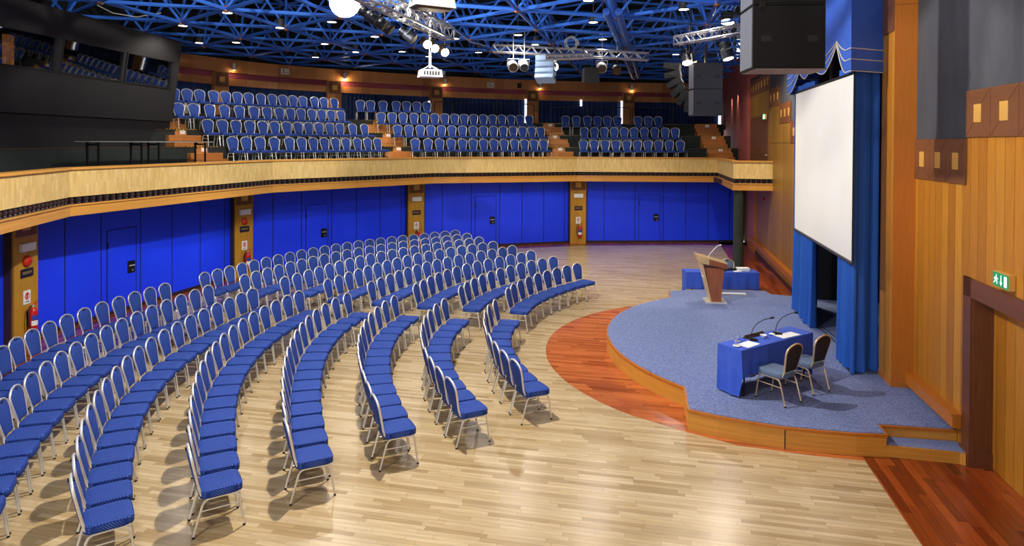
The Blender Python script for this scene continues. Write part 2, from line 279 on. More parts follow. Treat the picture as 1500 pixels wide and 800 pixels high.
ROWS = {
 ('FR',1): [(1.784,18.265,-44.9),(1.487,17.933,-41.4),(1.194,17.575,-37.9),(0.911,17.194,-34.4),(0.646,16.796,-30.9),(0.406,16.385,-27.5),(0.2,15.965,-24.0),(0.034,15.541,-20.5),(-0.084,15.117,-17.0)],
 ('FR',2): [(1.203,19.315,-47.9),(0.866,18.988,-44.4),(0.543,18.637,-41.0),(0.238,18.265,-37.5),(-0.048,17.873,-34.1),(-0.31,17.466,-30.6),(-0.547,17.045,-27.1),(-0.755,16.612,-23.7),(-0.932,16.17,-20.2),(-1.075,15.722,-16.8),(-1.181,15.269,-13.3)],
 ('FR',3): [(0.586,20.382,-47.9),(0.276,19.988,-44.9),(-0.047,19.611,-42.0),(-0.371,19.241,-39.1),(-0.684,18.867,-36.2),(-0.979,18.484,-33.2),(-1.248,18.087,-30.3),(-1.487,17.674,-27.4),(-1.695,17.245,-24.5),(-1.872,16.804,-21.5),(-2.019,16.356,-18.6),(-2.142,15.907,-15.7),(-2.247,15.468,-12.8)],
 ('FR',4): [(0.004,21.356,-47.9),(-0.302,20.972,-45.5),(-0.625,20.599,-43.1),(-0.953,20.232,-40.6),(-1.275,19.863,-38.2),(-1.583,19.491,-35.8),(-1.87,19.11,-33.3),(-2.133,18.719,-30.9),(-2.369,18.317,-28.5),(-2.578,17.902,-26.0),(-2.762,17.477,-23.6),(-2.924,17.041,-21.2),(-3.071,16.598,-18.7),(-3.211,16.151,-16.3),(-3.353,15.705,-13.8)],
 ('FR',5): [(-0.656,22.183,-50.2),(-0.968,21.896,-47.8),(-1.292,21.584,-45.5),(-1.617,21.25,-43.1),(-1.938,20.897,-40.8),(-2.248,20.529,-38.4),(-2.542,20.147,-36.0),(-2.817,19.754,-33.7),(-3.069,19.351,-31.3),(-3.3,18.942,-29.0),(-3.507,18.526,-26.6),(-3.694,18.105,-24.2),(-3.862,17.68,-21.9),(-4.017,17.251,-19.5),(-4.163,16.82,-17.1),(-4.306,16.385,-14.8),(-4.456,15.946,-12.4)],
 ('FR',6): [(-1.161,23.224,-50.7),(-1.478,22.911,-48.6),(-1.808,22.584,-46.5),(-2.144,22.246,-44.4),(-2.478,21.897,-42.3),(-2.806,21.539,-40.2),(-3.122,21.172,-38.1),(-3.423,20.796,-36.0),(-3.705,20.413,-33.9),(-3.966,20.023,-31.8),(-4.206,19.626,-29.7),(-4.425,19.221,-27.6),(-4.624,18.81,-25.5),(-4.804,18.391,-23.4),(-4.969,17.963,-21.3),(-5.123,17.528,-19.2),(-5.27,17.082,-17.1),(-5.417,16.626,-15.0),(-5.57,16.159,-12.9)],
 ('FR',7): [(-1.639,24.155,-52.6),(-1.978,23.816,-50.7),(-2.319,23.485,-48.7),(-2.658,23.158,-46.7),(-2.994,22.83,-44.7),(-3.324,22.498,-42.7),(-3.646,22.161,-40.8),(-3.958,21.816,-38.8),(-4.258,21.46,-36.8),(-4.545,21.094,-34.8),(-4.818,20.715,-32.8),(-5.076,20.325,-30.9),(-5.317,19.922,-28.9),(-5.542,19.507,-26.9),(-5.75,19.081,-24.9),(-5.941,18.647,-22.9),(-6.115,18.205,-20.9),(-6.273,17.758,-19.0),(-6.414,17.309,-17.0),(-6.541,16.861,-15.0),(-6.653,16.417,-13.0)],
 ('FR',8): [(-2.141,25.017,-56.2),(-2.492,24.698,-54.2),(-2.844,24.39,-52.2),(-3.194,24.087,-50.2),(-3.541,23.786,-48.2),(-3.881,23.482,-46.2),(-4.214,23.171,-44.2),(-4.537,22.85,-42.2),(-4.85,22.518,-40.2),(-5.15,22.173,-38.2),(-5.437,21.813,-36.2),(-5.71,21.437,-34.2),(-5.968,21.046,-32.2),(-6.212,20.64,-30.2),(-6.44,20.22,-28.1),(-6.653,19.788,-26.1),(-6.851,19.346,-24.1),(-7.035,18.896,-22.1),(-7.204,18.442,-20.1),(-7.36,17.988,-18.1),(-7.504,17.538,-16.1),(-7.637,17.097,-14.1),(-7.76,16.672,-12.1)],
 ('NL',1): [(-0.36,13.96,-11.5),(-0.472,13.473,-6.9),(-0.523,12.971,-2.4),(-0.521,12.461,2.2),(-0.472,11.952,6.8),(-0.384,11.453,11.4),(-0.263,10.971,16.0),(-0.116,10.516,20.6),(0.049,10.096,25.2)],
 ('NL',2): [(-1.439,14.005,-13.1),(-1.554,13.528,-9.0),(-1.623,13.045,-5.0),(-1.65,12.559,-0.9),(-1.638,12.071,3.2),(-1.588,11.586,7.3),(-1.503,11.106,11.3),(-1.387,10.634,15.4),(-1.24,10.171,19.5),(-1.067,9.723,23.5),(-0.869,9.29,27.6)],
 ('NL',3): [(-2.545,14.233,-9.6),(-2.651,13.759,-6.6),(-2.713,13.274,-3.6),(-2.737,12.786,-0.6),(-2.725,12.299,2.4),(-2.684,11.819,5.4),(-2.617,11.347,8.4),(-2.526,10.885,11.4),(-2.414,10.431,14.4),(-2.285,9.985,17.4),(-2.138,9.543,20.4),(-1.975,9.099,23.4),(-1.797,8.648,26.4)],
 ('NL',4): [(-3.62,14.48,-9.3),(-3.752,14.005,-6.7),(-3.832,13.522,-4.1),(-3.869,13.035,-1.5),(-3.868,12.547,1.1),(-3.836,12.061,3.7),(-3.777,11.579,6.3),(-3.696,11.101,8.9),(-3.596,10.629,11.5),(-3.479,10.162,14.1),(-3.347,9.698,16.7),(-3.202,9.238,19.3),(-3.043,8.777,21.9),(-2.87,8.314,24.5),(-2.681,7.844,27.1)],
 ('NL',5): [(-4.736,14.648,-14.0),(-4.845,14.215,-11.2),(-4.931,13.76,-8.3),(-4.991,13.288,-5.4),(-5.024,12.806,-2.6),(-5.03,12.319,0.3),(-5.008,11.831,3.2),(-4.958,11.344,6.0),(-4.881,10.862,8.9),(-4.779,10.385,11.8),(-4.652,9.916,14.6),(-4.502,9.453,17.5),(-4.331,8.995,20.4),(-4.144,8.542,23.2),(-3.942,8.089,26.1),(-3.729,7.634,28.9),(-3.51,7.173,31.8)],
 ('NL',6): [(-5.859,14.889,-14.5),(-5.926,14.438,-11.8),(-5.991,13.976,-9.1),(-6.048,13.506,-6.3),(-6.093,13.028,-3.6),(-6.121,12.545,-0.9),(-6.128,12.059,1.9),(-6.113,11.571,4.6),(-6.073,11.083,7.3),(-6.006,10.597,10.1),(-5.912,10.114,12.8),(-5.791,9.636,15.5),(-5.644,9.163,18.3),(-5.472,8.697,21.0),(-5.277,8.238,23.8),(-5.063,7.788,26.5),(-4.831,7.348,29.2),(-4.588,6.917,32.0),(-4.337,6.498,34.7)],
 ('NL',7): [(-6.989,15.171,-9.2),(-7.076,14.712,-7.3),(-7.15,14.239,-5.4),(-7.208,13.755,-3.4),(-7.249,13.265,-1.5),(-7.27,12.771,0.5),(-7.272,12.277,2.5),(-7.254,11.783,4.5),(-7.214,11.292,6.5),(-7.153,10.805,8.4),(-7.069,10.321,10.4),(-6.964,9.841,12.4),(-6.837,9.364,14.3),(-6.688,8.888,16.3),(-6.519,8.412,18.4),(-6.352,7.952,20.3),(-6.169,7.497,22.3),(-5.97,7.049,24.3),(-5.756,6.609,26.3),(-5.526,6.176,28.2),(-5.28,5.752,30.2)],
 ('NL',8): [(-8.084,15.343,-9.2),(-8.183,14.92,-7.6),(-8.274,14.475,-5.9),(-8.353,14.01,-4.1),(-8.416,13.531,-2.3),(-8.457,13.041,-0.5),(-8.473,12.545,1.3),(-8.458,12.046,3.2),(-8.409,11.55,5.0),(-8.32,11.061,6.8),(-8.188,10.581,8.7),(-8.104,10.099,10.5),(-8.004,9.619,12.3),(-7.889,9.143,14.2),(-7.758,8.671,16.0),(-7.612,8.203,17.8),(-7.451,7.74,19.6),(-7.274,7.283,21.5),(-7.083,6.832,23.3),(-6.877,6.387,25.1),(-6.657,5.95,27.0),(-6.422,5.52,28.8),(-6.174,5.097,30.6)],
}
# ================================================================ floor
PW = [(-8.6, 6.7), (-10.32, 13.68), (-8.6, 20.8), (-3.87, 26.05), (2.76, 28.2), (10.0, 28.66)]      # lower wall corners
PW0 = [(-6.6, -1.5)] + PW
fl = [p for p in PW0] + [WF(.3, 20.6), WF(.3, -10), (-5.5, -1.5)]
b = MB(); b.prism(fl, -.15, 0, 'oak_floor'); struct(b, 'floor', 'pale oak strip floor of the round hall')
near = [at_z(*p) for p in [(1266, 675), (1200, 668.5), (1080, 652.5), (1010, 634)]]
cm = (5.11, 13.30)
arc = arc_pts(cm, 4.40, math.radians(223), math.radians(118), 40)
arc = [p for p in arc]
poly = near + arc + [(4.6, 17.3), (6.0, 15.5), (6.0, 9.5)]
b = MB(); b.prism(poly, -.01, .003, 'mahogany_floor'); struct(b, 'floor_inlay', 'curved inlay of red hardwood strips around the stage')
aL = -1.325
b = MB(); b.prism([WF(aL, -10), WF(aL, 20.3), WF(.3, 20.3), WF(.3, -10)], -.01, .0045, 'mahogany_border')
inn = offset(PW0, -.8)
for i in range(len(PW0)-1):
    q = [PW0[i], PW0[i+1], inn[i+1], inn[i]]; b.prism(q, -.01, .0045, 'mahogany_border')
struct(b, 'floor_border', 'dark hardwood border strip along the walls')

# ================================================================ lower blue walls, doors and pillars
names = ['wall_near_left', 'wall_left', 'wall_far_left', 'wall_far', 'wall_far_right']
doorpos = {1: [(-9.70, 15.95), (-9.48, 16.8)], 2: [(-6.93, 22.48), (-6.32, 23.07)], 3: [(-1.45, 26.76), (-.61, 26.99)], 4: [(5.45, 28.4), (6.36, 28.4)]}
ndoor = 0
for i in range(len(PW)-1):
    a = Vector((*PW[i], 0)); c = Vector((*PW[i+1], 0)); L = (c-a).length; ex = (c-a)/L; ang = math.atan2(ex.y, ex.x)
    M = Matrix.Translation(a) @ Matrix.Rotation(ang, 4, 'Z')          # local x along the wall, y = outward
    b = MB(); b.box(0, L, 0, .2, 0, 2.75, 'blue_wall', M)
    dz = 2.06
    if i in doorpos:
        s0, s1 = [(Vector((*q, 0))-a).dot(ex) for q in doorpos[i]]
    else: s0, s1 = 2.3, 3.2
    w_ = (s1-s0)
    for g in (L*.165, s0-.17, s1+.16, s1+.16+(L-s1)*.27, s1+.16+(L-s1)*.54, s1+.16+(L-s1)*.8):
        b.box(g-.012, g+.012, -.004, .01, 0, 2.72, 'groove', M)
    b.box(0, L, -.015, .01, 0, .09, 'purple_dark', M)
    struct(b, names[i], 'blue panelled wall under the balcony')
    if i == 0: continue
    ndoor += 1
    d = MB(); d.box(s0, s1, -.012, .01, .02, dz, 'blue_wall', M)
    for (x0, x1, z0, z1) in ((s0-.012, s0+.004, 0, dz), (s1-.004, s1+.012, 0, dz), (s0-.012, s1+.012, dz-.004, dz+.012)): d.box(x0, x1, -.015, .012, z0, z1, 'groove', M)
    dr = d.build('door_%d' % ndoor, kind='structure', smooth=False, label='flush blue door in the panelled wall')
    h = MB(); h.box(s1-.27, s1-.05, -.03, -.010, .92, 1.22, 'black_metal', M); h.box(s1-.24, s1-.08, -.06, -.03, 1.09, 1.115, 'silver', M); h.box(s1-.14, s1-.12, -.04, -.03, .96, 1.0, 'silver', M)
    h.build('handle_plate', dr, smooth=False)
    for g in (1.65, .4):
        pass
    h = MB(); h.box(s0-.02, s0+.02, -.03, -.01, 1.62, 1.78, 'black_metal', M); h.build('hinge', dr, smooth=False)

cen = Vector((3.2, 14.5, 0))
signs = {0: 'nearest the camera on the left', 1: 'second from the left', 2: 'third from the left', 3: 'on the far wall'}
where = {0: 'on the wooden pillar nearest the left edge', 1: 'on the second wooden pillar from the left', 2: 'on the third wooden pillar from the left', 3: 'on the far wooden pillar beside the open floor'}
for k in range(4):
    p = Vector((*PW[k+1], 0)); n = (cen-p).normalized()
    a1 = Vector((*PW[k+1], 0))-Vector((*PW[k], 0)); a2 = Vector((*PW[k+2], 0))-Vector((*PW[k+1], 0)); n = Vector(((a1.normalized()+a2.normalized()).y, -(a1.normalized()+a2.normalized()).x, 0)).normalized()
    rz = math.atan2(n.y, n.x)-math.atan2(-1, 0)                       # local -y faces the hall
    M = Matrix.Translation(p) @ Matrix.Rotation(rz, 4, 'Z')
    b = MB(); b.box(-.34, .34, -.28, .1, .0, 2.70, 'pillar_wood', M); b.box(-.345, .345, -.285, .1, 0, .55, 'pillar_wood', M) if False else None
    b.box(-.38, -.34, -.24, .1, 0, 2.7, 'pillar_dark', M); b.box(.34, .38, -.24, .1, 0, 2.7, 'pillar_dark', M)
    b.box(-.3, .3, -.292, -.28, 2.26, 2.68, 'motif_dark', M); b.box(-.12, .12, -.297, -.292, 2.38, 2.60, 'motif_light', M)
    struct(b, 'trim_%d' % (k+1), 'wooden pillar between blue wall bays')
    def on(x, z, y=-.285): return M @ Vector((x, y, z))
    sx = -.02
    t = thing('emergency_light', 'white rectangular light box '+where[k], 'light box', on(0, 2.03), rz, 'light boxes on the pillars')
    q = MB(); q.box(-.2, .2, -.06, 0, -.085, .085, 'white_metal'); q.build('housing', t, smooth=False)
    q = MB(); q.box(-.19, .19, -.066, -.06, -.075, .075, 'white'); q.build('diffuser', t, smooth=False)
    if k < 2:
        t = thing('alarm_bell', 'round red alarm bell '+where[k], 'bell', on(-.0, 1.74), rz, 'alarm bells on the pillars', rot=(PI/2, 0, rz))
        q = MB(); q.lathe([(.0, .0), (.115, .0), (.115, .02), (.10, .05), (.06, .07), (0, .075)], 'bell_red', 24); q.build('gong', t)
        q = MB(); q.lathe([(.0, .073), (.03, .073), (.03, .085), (0, .085)], 'red', 12); q.build('cap', t)
    t = thing('wall_plaque', 'dark blue plaque with gold lettering '+where[k], 'plaque', on(.0, 1.5), rz, 'plaques on the pillars')
    q = MB(); q.box(-.17, .17, -.02, 0, -.085, .085, 'navy_plaque'); q.build('plate', t, smooth=False)
    q = MB(); x = -.13; rnd = random.Random(3)
    while x < .12:
        wd = rnd.uniform(.015, .028); q.box(x, x+.006, -.024, -.018, -.03, .03, 'gold'); q.box(x, x+wd, -.024, -.018, rnd.choice([.022, -.03, -.004]), rnd.choice([.03, .028, .004]), 'gold'); x += wd+.012
    q.build('lettering', t, smooth=False)
    t = thing('extinguisher_sign', 'white sign with red extinguisher symbol '+where[k], 'sign', on(0, .99), rz, 'extinguisher signs on the pillars')
    q = MB(); q.box(-.1, .1, -.012, 0, -.14, .14, 'white'); q.build('panel', t, smooth=False)
    q = MB(); q.tube([(.055*math.cos(a), -.016, .02+.07*math.sin(a)) for a in [i*PI/8 for i in range(16)]], .014, 'red', 6, closed=True, flat=.3); q.box(-.015, .015, -.017, -.012, -.03, .07, 'red'); q.box(-.06, .06, -.016, -.012, -.1, -.085, 'black'); q.build('symbol', t)
    t = thing('fire_extinguisher', 'red fire extinguisher '+where[k], 'fire extinguisher', on(.05, .28, -.38), rz, 'fire extinguishers on the pillars')
    q = MB(); q.lathe([(0, 0), (.075, 0), (.085, .02), (.085, .40), (.07, .45), (.03, .48), (.025, .5), (0, .5)], 'red', 20); q.build('cylinder', t)
    q = MB(); q.rings([[(.0865*math.cos(a), .0865*math.sin(a), z) for a in [-PI*.9+i*PI*.8/8 for i in range(9)]] for z in (.12, .22)], 'white', cap=False, closed=False); q.rings([[(.0868*math.cos(a), .0868*math.sin(a), z) for a in [-PI*.85+i*PI*.7/8 for i in range(9)]] for z in (.23, .33)], 'wax_blue', cap=False, closed=False); q.build('instruction_label', t)
    q = MB(); q.lathe([(0, .5), (.03, .5), (.03, .54), (0, .54)], 'silver', 10); q.tube([(0, 0, .54), (.05, 0, .57), (.12, 0, .6)], .008, 'red', 6); q.tube([(0, 0, .53), (.06, 0, .54), (.12, 0, .55)], .008, 'red', 6); q.build('valve_handle', t)
    q = MB(); q.tube([(-.02, -.0, .53), (-.09, 0, .52), (-.14, -.01, .42), (-.15, -.02, .25), (-.13, -.03, .08)], .013, 'rubber', 8); q.build('hose', t)
    q = MB(); q.box(-.05, .05, .085, .1, .1, .4, 'black_metal'); q.build('bracket', t, smooth=False)

# ================================================================ stage wall
def wallbox(b, a0, a1, b0, b1, z0, z1, m): return b.box(a0, a1, b0, b1, z0, z1, m, MW)
b = MB()
wallbox(b, 0, .2, .44, 2.5, 0, 3.72, 'wall_planks'); wallbox(b, 0, .2, -2.6, .44, 2.45, 4.36, 'wall_planks')
wallbox(b, 0, .2, .44, 2.5, 3.72, 9.5, 'black_wall'); wallbox(b, 0, .2, -2.6, .44, 4.36, 9.5, 'black_wall')
wallbox(b, 0, .25, -12, -2.6, 0, 9.5, 'wall_planks')
wallbox(b, -.012, 0, .22, 2.2, 1.02, 1.035, 'frame_wood') if False else None
struct(b, 'wall_right', 'tall planked wood wall with black upper part beside the stage')
def motif(b0, b1, z0, z1, a=0, n=None, name=None):
    q = MB(); q.box(a-.025, a, b0+.004, b1-.004, z0, z1, 'motif_dark', MW)
    mb, mz = (b0+b1)/2, (z0+z1)/2; hw, hh = (b1-b0)*.15, (z1-z0)*.19
    q.box(a-.03, a-.02, mb-hw, mb+hw, mz-hh, mz+hh, 'motif_light', MW)
    for sx in (-1, 1):
        for sz in (-1, 1):
            o = Vector((a-.027, mb+sx*(b1-b0)*.47, mz+sz*(z1-z0)*.47)); i_ = Vector((a-.027, mb+sx*hw, mz+sz*hh)); q.tube([MW @ o, MW @ i_], .002, 'frame_wood', 4)
    return struct(q, name, 'dark inlaid square wall panel with pale centre')
tn = 5
bs = [.44, 1.04, 1.62, 2.2]
for b0, b1 in zip(bs, bs[1:]): motif(b0, b1, 3.72, 4.34, name='trim_%d' % tn); tn += 1
for b0, b1 in ((-.22, .44), (-.88, -.22), (-1.54, -.88)):
    motif(b0, b1, 4.36, 4.98, name='trim_%d' % tn); tn += 1
# pilaster beside the proscenium
b = MB(); wallbox(b, -.33, .3, 2.2, 2.78, .0, 9.5, 'pilaster_wood'); wallbox(b, -.336, -.33, 2.2, 2.78, .42, 6.1, 'wall_planks'); wallbox(b, -.345, .0, 2.185, 2.79, .325, .42, 'pilaster_wood')
wallbox(b, -.355, -.33, 2.22, 2.76, 6.1, 7.0, 'motif_dark')
struct(b, 'trim_%d' % tn, 'orange wood pilaster beside the stage curtain'); tn += 1
# door frame and door at the right
b = MB()
wallbox(b, -.03, .0, .22, .44, 0, 2.49, 'frame_wood'); wallbox(b, -.03, .0, -2.8, .44, 2.24, 2.49, 'frame_wood')
wallbox(b, 0, .30, .20, .32, 0, 2.26, 'frame_wood'); wallbox(b, 0, .30, -2.8, .2, 2.24, 2.3, 'frame_wood')
wallbox(b, -.05, .24, .18, .46, 0, .2, 'frame_wood')
struct(b, 'trim_%d' % tn, 'dark wood door surround with deep reveal'); tn += 1
b = MB(); wallbox(b, .24, .30, -2.7, .21, 0.01, 2.26, 'wall_planks'); dr = b.build('door_5', smooth=False, kind='structure', label='planked wooden double door in dark surround')
b = MB(); wallbox(b, .2, .3, -12, -2.6, 0, 9.5, 'wall_planks'); wallbox(b, .3, .35, -2.8, .6, 0, 2.5, 'black'); struct(b, 'wall_corridor', 'wall behind the wooden door')
# dado ledges
for nm, a0, b0, b1, lb in (('trim_%d' % tn, 0, .46, 2.2, 'wooden bumper ledge along the near stage wall'), ('trim_%d' % (tn+1), -.2, 8.6, 18.2, 'wooden bumper ledge along the far stage wall')):
    b = MB(); wallbox(b, a0-.13, a0, b0, b1, .40, .56, 'pilaster_wood'); wallbox(b, a0-.15, a0, b0-.01, b1, .56, .59, 'pilaster_wood'); struct(b, nm, lb)
tn += 2
# far part of the stage wall
b = MB()
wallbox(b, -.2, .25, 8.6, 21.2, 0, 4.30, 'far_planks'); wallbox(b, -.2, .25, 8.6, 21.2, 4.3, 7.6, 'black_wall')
wallbox(b, -.21, -.19, 10.8, 12.6, 4.3, 4.92, 'far_planks'); wallbox(b, -.21, -.19, 12.6, 14.6, 4.3, 5.5, 'far_planks'); wallbox(b, -.21, -.19, 14.6, 19.4, 4.3, 6.15, 'far_planks')
struct(b, 'wall_back', 'planked wood wall beyond the stage')
b = MB(); e0, e1 = WF(-.21, 21.0), (9.6, 28.66); b.hull([(*e0, 0), (*e1, 0), (*e1, 2.7), (*e0, 2.7)], [(e0[0]+.1, e0[1]+.3, 0), (e1[0]+.1, e1[1]+.3, 0), (e1[0]+.1, e1[1]+.3, 2.7), (e0[0]+.1, e0[1]+.3, 2.7)], 'far_planks'); struct(b, 'wall_corner', 'narrow planked wall in the far corner')
b = MB(); wallbox(b, -.235, -.2, 14.7, 18.9, 2.9, 5.3, 'motif_dark'); dg = b.build('door_6', smooth=False, kind='structure', label='brown panelled door of the gallery')
b = MB(); wallbox(b, -.26, .25, 17.5, 19.2, 0, 2.7, 'pilaster_wood'); wallbox(b, -.25, -.2, 12.6, 13.4, 0, 2.7, 'frame_wood') if False else None
wallbox(b, -.27, -.2, 20.2, 20.6, 0, 2.7, 'yellow') if False else None
struct(b, 'trim_%d' % tn, 'brown wood panel on the wall under the gallery'); tn += 1
for (b0, b1, z0, n_) in ((9.9, 11.0, 4.3, 1), (10.95, 12.7, 4.9, 3), (12.7, 14.6, 5.5, 3), (14.6, 19.2, 6.15, 7)):
    for k in range(n_):
        motif(b0+(b1-b0)*k/n_, b0+(b1-b0)*(k+1)/n_, z0, z0+.62, a=-.2, name='trim_%d' % tn); tn += 1
b = MB(); wallbox(b, -.32, .2, 19.2, 30, 2.9, 8.2, 'pink_wall'); wallbox(b, -.26, .2, 13.4, 19.2, 6.9, 8.2, 'pink_wall'); struct(b, 'wall_pink', 'salmon pink upper wall beside the stairs')
# skirting on far wall
b = MB(); wallbox(b, -.23, -.2, 8.6, 20.4, 0, .12, 'skirting'); struct(b, 'baseboard_right', 'dark skirting of the far stage wall')
# backstage box
b = MB(); wallbox(b, 2.2, 2.3, 1.9, 8.6, 0, 9, 'black'); wallbox(b, .25, 2.2, 1.9, 2.0, 0, 9, 'black'); wallbox(b, -.19, 2.2, 8.4, 8.55, 0, 9, 'black')
wallbox(b, 0.02, .12, 5.5, 6.1, .32, 5.6, 'black')
struct(b, 'wall_backstage', 'black backstage wall behind the curtain')
# round column under the gallery corner
cx_, cy_ = 7.72, 22.5
t = thing('round_column', 'dark green round column under the gallery corner', 'column', (cx_, cy_, 0))
q = MB(); q.lathe([(.17, 0), (.17, 2.7)], 'tier_black', 28); q.build('shaft', t)
q = MB(); q.lathe([(0, 0), (.2, 0), (.2, .05), (0.18, .07)], 'black', 28); q.build('base_ring', t)

# ================================================================ balcony
V = [(-7.4, 6.9), (-8.39, 10.85), (-9.01, 13.5), (-7.26, 20.1), (-2.98, 25.0), (2.65, 26.95), (8.34, 26.91), (7.44, 22.29), (8.80, 22.1)]
def band(b, line, o0, o1, z0, z1, m, top=None):
    A = offset(line, o0); B_ = offset(line, o1)
    for i in range(len(line)-1): b.prism([A[i], A[i+1], B_[i+1], B_[i]], z0, z1, m, top)
b = MB(); b.band = None
band(b, V, 0, .35, 2.69, 2.92, 'trim_wood'); band(b, V, -.03, .08, 2.90, 2.93, 'trim_wood')
band(b, V, .10, .3, 2.92, 3.08, 'black')
band(b, V, .02, .16, 3.08, 3.64, 'balcony_panel'); band(b, V, -.03, .22, 3.64, 3.69, 'trim_wood')
bal = struct(b, 'balcony_parapet', 'pale wood balcony parapet running round the hall')
sp = MB()
for i in range(1, len(V)-1):
    a = Vector((*V[i], 0)); c = Vector((*V[i+1], 0)); L = (c-a).length; ex = (c-a)/L; nn = Vector((-ex.y, ex.x, 0)); n_ = int(L/.17)
    for k in range(n_):
        p = a+ex*(k+.5)*L/n_+nn*.06
        sp.lathe([(.045, 2.925), (.05, 2.94), (.03, 2.97), (.045, 3.0), (.05, 3.03), (.03, 3.05), (.045, 3.08)], 'baluster', 8, Matrix.Translation(p))
        sp.box(-.02, .02, -.03, .03, 2.93, 3.08, 'black_metal', Matrix.Translation(p+ex*.085) @ Matrix.Rotation(math.atan2(ex.y, ex.x), 4, 'Z'))
sp.build('balusters', bal, kind='stuff')
# floor slab of the balcony and gallery
TL = [(-7.4, 6.9), (-8.39, 10.85), (-9.01, 13.5), (-7.26, 20.1), (-2.98, 25.0), (2.65, 26.95), (10.25, 26.89)]
b = MB(); band(b, TL, .3, 9.5, 2.72, 2.90, 'purple_dark'); b.prism([(8.2, 26.9), (7.7, 22.5), (8.75, 22.3), WF(-.22, 19.2)], 2.72, 2.90, 'purple_dark')
struct(b, 'balcony_floor', 'dark floor of the balcony')
LV = [(1.2, 3.46), (3.2, 4.05), (4.25, 4.62), (5.3, 5.2)]
b = MB(); z_ = 2.9
for i, (o, z) in enumerate(LV):
    band(b, TL, o, 9.3, z_, z, 'tier_black'); band(b, TL, o-.015, o+.03, z-.035, z+.004, 'brown_metal'); z_ = z
struct(b, 'balcony_tiers', 'black stepped seating tiers of the balcony')
# stairs between the seating blocks
def stairs(p, n, wdt, lab, last=3, nudge=0):
    n = Vector((n[0], n[1], 0)); cs = n.length; n.normalize(); rz = math.atan2(n.y, n.x)-PI/2
    M = Matrix.Translation((p[0], p[1], 0)) @ Matrix.Rotation(rz, 4, 'Z'); z0 = 2.9
    t = thing('balcony_stairs', lab, 'stairs', (p[0], p[1], 0), rz, 'stairs up the balcony tiers')
    for i, (o, z) in enumerate(LV[:last+1]):
        oo = o/cs+nudge; q = MB(); h = (z-z0)/3
        q.box(-wdt/2, wdt/2, oo-.58, oo+.02, z0+.002, z0+h, 'step_wood'); q.box(-wdt/2, wdt/2, oo-.30, oo+.02, z0+h, z0+2*h, 'step_wood')
        q.box(-wdt/2, wdt/2, oo-.05, oo+.3, z0+2*h-.01, z+.012, 'step_wood'); fl_ = q.build('flight', t, smooth=False)
        q = MB(); x = -wdt/2; kk = 0
        while x < wdt/2-.01:
            q.box(x, min(x+.06, wdt/2), oo-.056, oo-.02, z-.012, z+.02, 'yellow' if kk % 2 else 'black'); x += .06; kk += 1
        q.build('hazard_strip', fl_, smooth=False)
        if i > 0 or True:
            q = MB(); q.box(-.03, .16, oo-.06, oo-.05, z-.15, z-.03, 'paper'); q.build('paper_notice', fl_, smooth=False, label='white paper notice')
        z0 = z
    return t
nrm = lambda a: Vector(a).normalized()
def miter(i):
    A, B_, Cc = [Vector(TL[k]) for k in (i-1, i, i+1)]; d1 = (B_-A).normalized(); d2 = (Cc-B_).normalized()
    n1 = Vector((-d1.y, d1.x)); n2 = Vector((-d2.y, d2.x)); m = (n1+n2)/2; return m
stairs(TL[3], miter(3), 1.2, 'wooden balcony stairs next to the black control booth', nudge=.0)
stairs(TL[4], miter(4), 1.25, 'wooden balcony stairs between the left and middle seating blocks')
stairs(TL[5], miter(5), 1.25, 'wooden balcony stairs between the middle and right seating blocks')
# right-hand flight beside the pink wall
t = stairs((9.4, 26.9), (0, 1), 1.1, 'wooden balcony stairs against the salmon pink wall')

# back wall of the balcony: drapes, pillars, frieze
KP = [(-15.2, 17.5), (-14.4, 21.4), (-12.88, 25.8), (-10.3, 29.6), (-5.15, 33.3), (1.87, 36.3), (10.3, 37.6), (13.5, 37.9)]
def catmull(P, n):
    out = []
    for i in range(len(P)-1):
        p0 = P[max(i-1, 0)]; p1 = P[i]; p2 = P[i+1]; p3 = P[min(i+2, len(P)-1)]
        for k in range(n):
            t_ = k/n; out.append(tuple(.5*((2*p1[j])+(-p0[j]+p2[j])*t_+(2*p0[j]-5*p1[j]+4*p2[j]-p3[j])*t_*t_+(-p0[j]+3*p1[j]-3*p2[j]+p3[j])*t_**3) for j in (0, 1)))
    return out+[P[-1]]
KC = catmull(KP, 8)
b = MB(); band(b, KC, 0, .3, 7.12, 7.62, 'frieze_wood'); band(b, KC, .12, .3, 6.88, 7.12, 'pink_frieze'); band(b, KC, .10, .3, 6.58, 6.88, 'frieze_wood'); band(b, KC, -.02, .3, 7.58, 7.66, 'frieze_wood')
struct(b, 'wall_frieze', 'curved wood frieze above the balcony')
b = MB(); band(b, KC, .22, .3, 5.15, 6.6, 'dark_blue_drape'); band(b, KC, -2.2, .4, 5.0, 5.2, 'tier_black')
struct(b, 'wall_drapes', 'dark blue pleated drapes at the back of the balcony')
b = MB()
fld = offset(KC, .16); s_ = 0
P_ = []
for (x, y), (x2, y2) in zip(fld, fld[1:]):
    for k in range(14):
        t_ = k/14; P_.append((x+(x2-x)*t_, y+(y2-y)*t_))
pp = offset(P_, 0); R0 = []; R1 = []
for i, p in enumerate(P_[:-1]):
    d = Vector(P_[i+1])-Vector(p); nn = Vector((-d.y, d.x)).normalized(); a = .035*math.sin(i*1.9)
    R0.append((p[0]+nn.x*a, p[1]+nn.y*a, 5.2)); R1.append((p[0]+nn.x*a, p[1]+nn.y*a, 6.62))
b.rings([R0, R1], 'dark_blue_drape', cap=False, closed=False); struct(b, 'wall_curtain', 'pleated dark blue curtain at the back of the balcony', smooth=True)
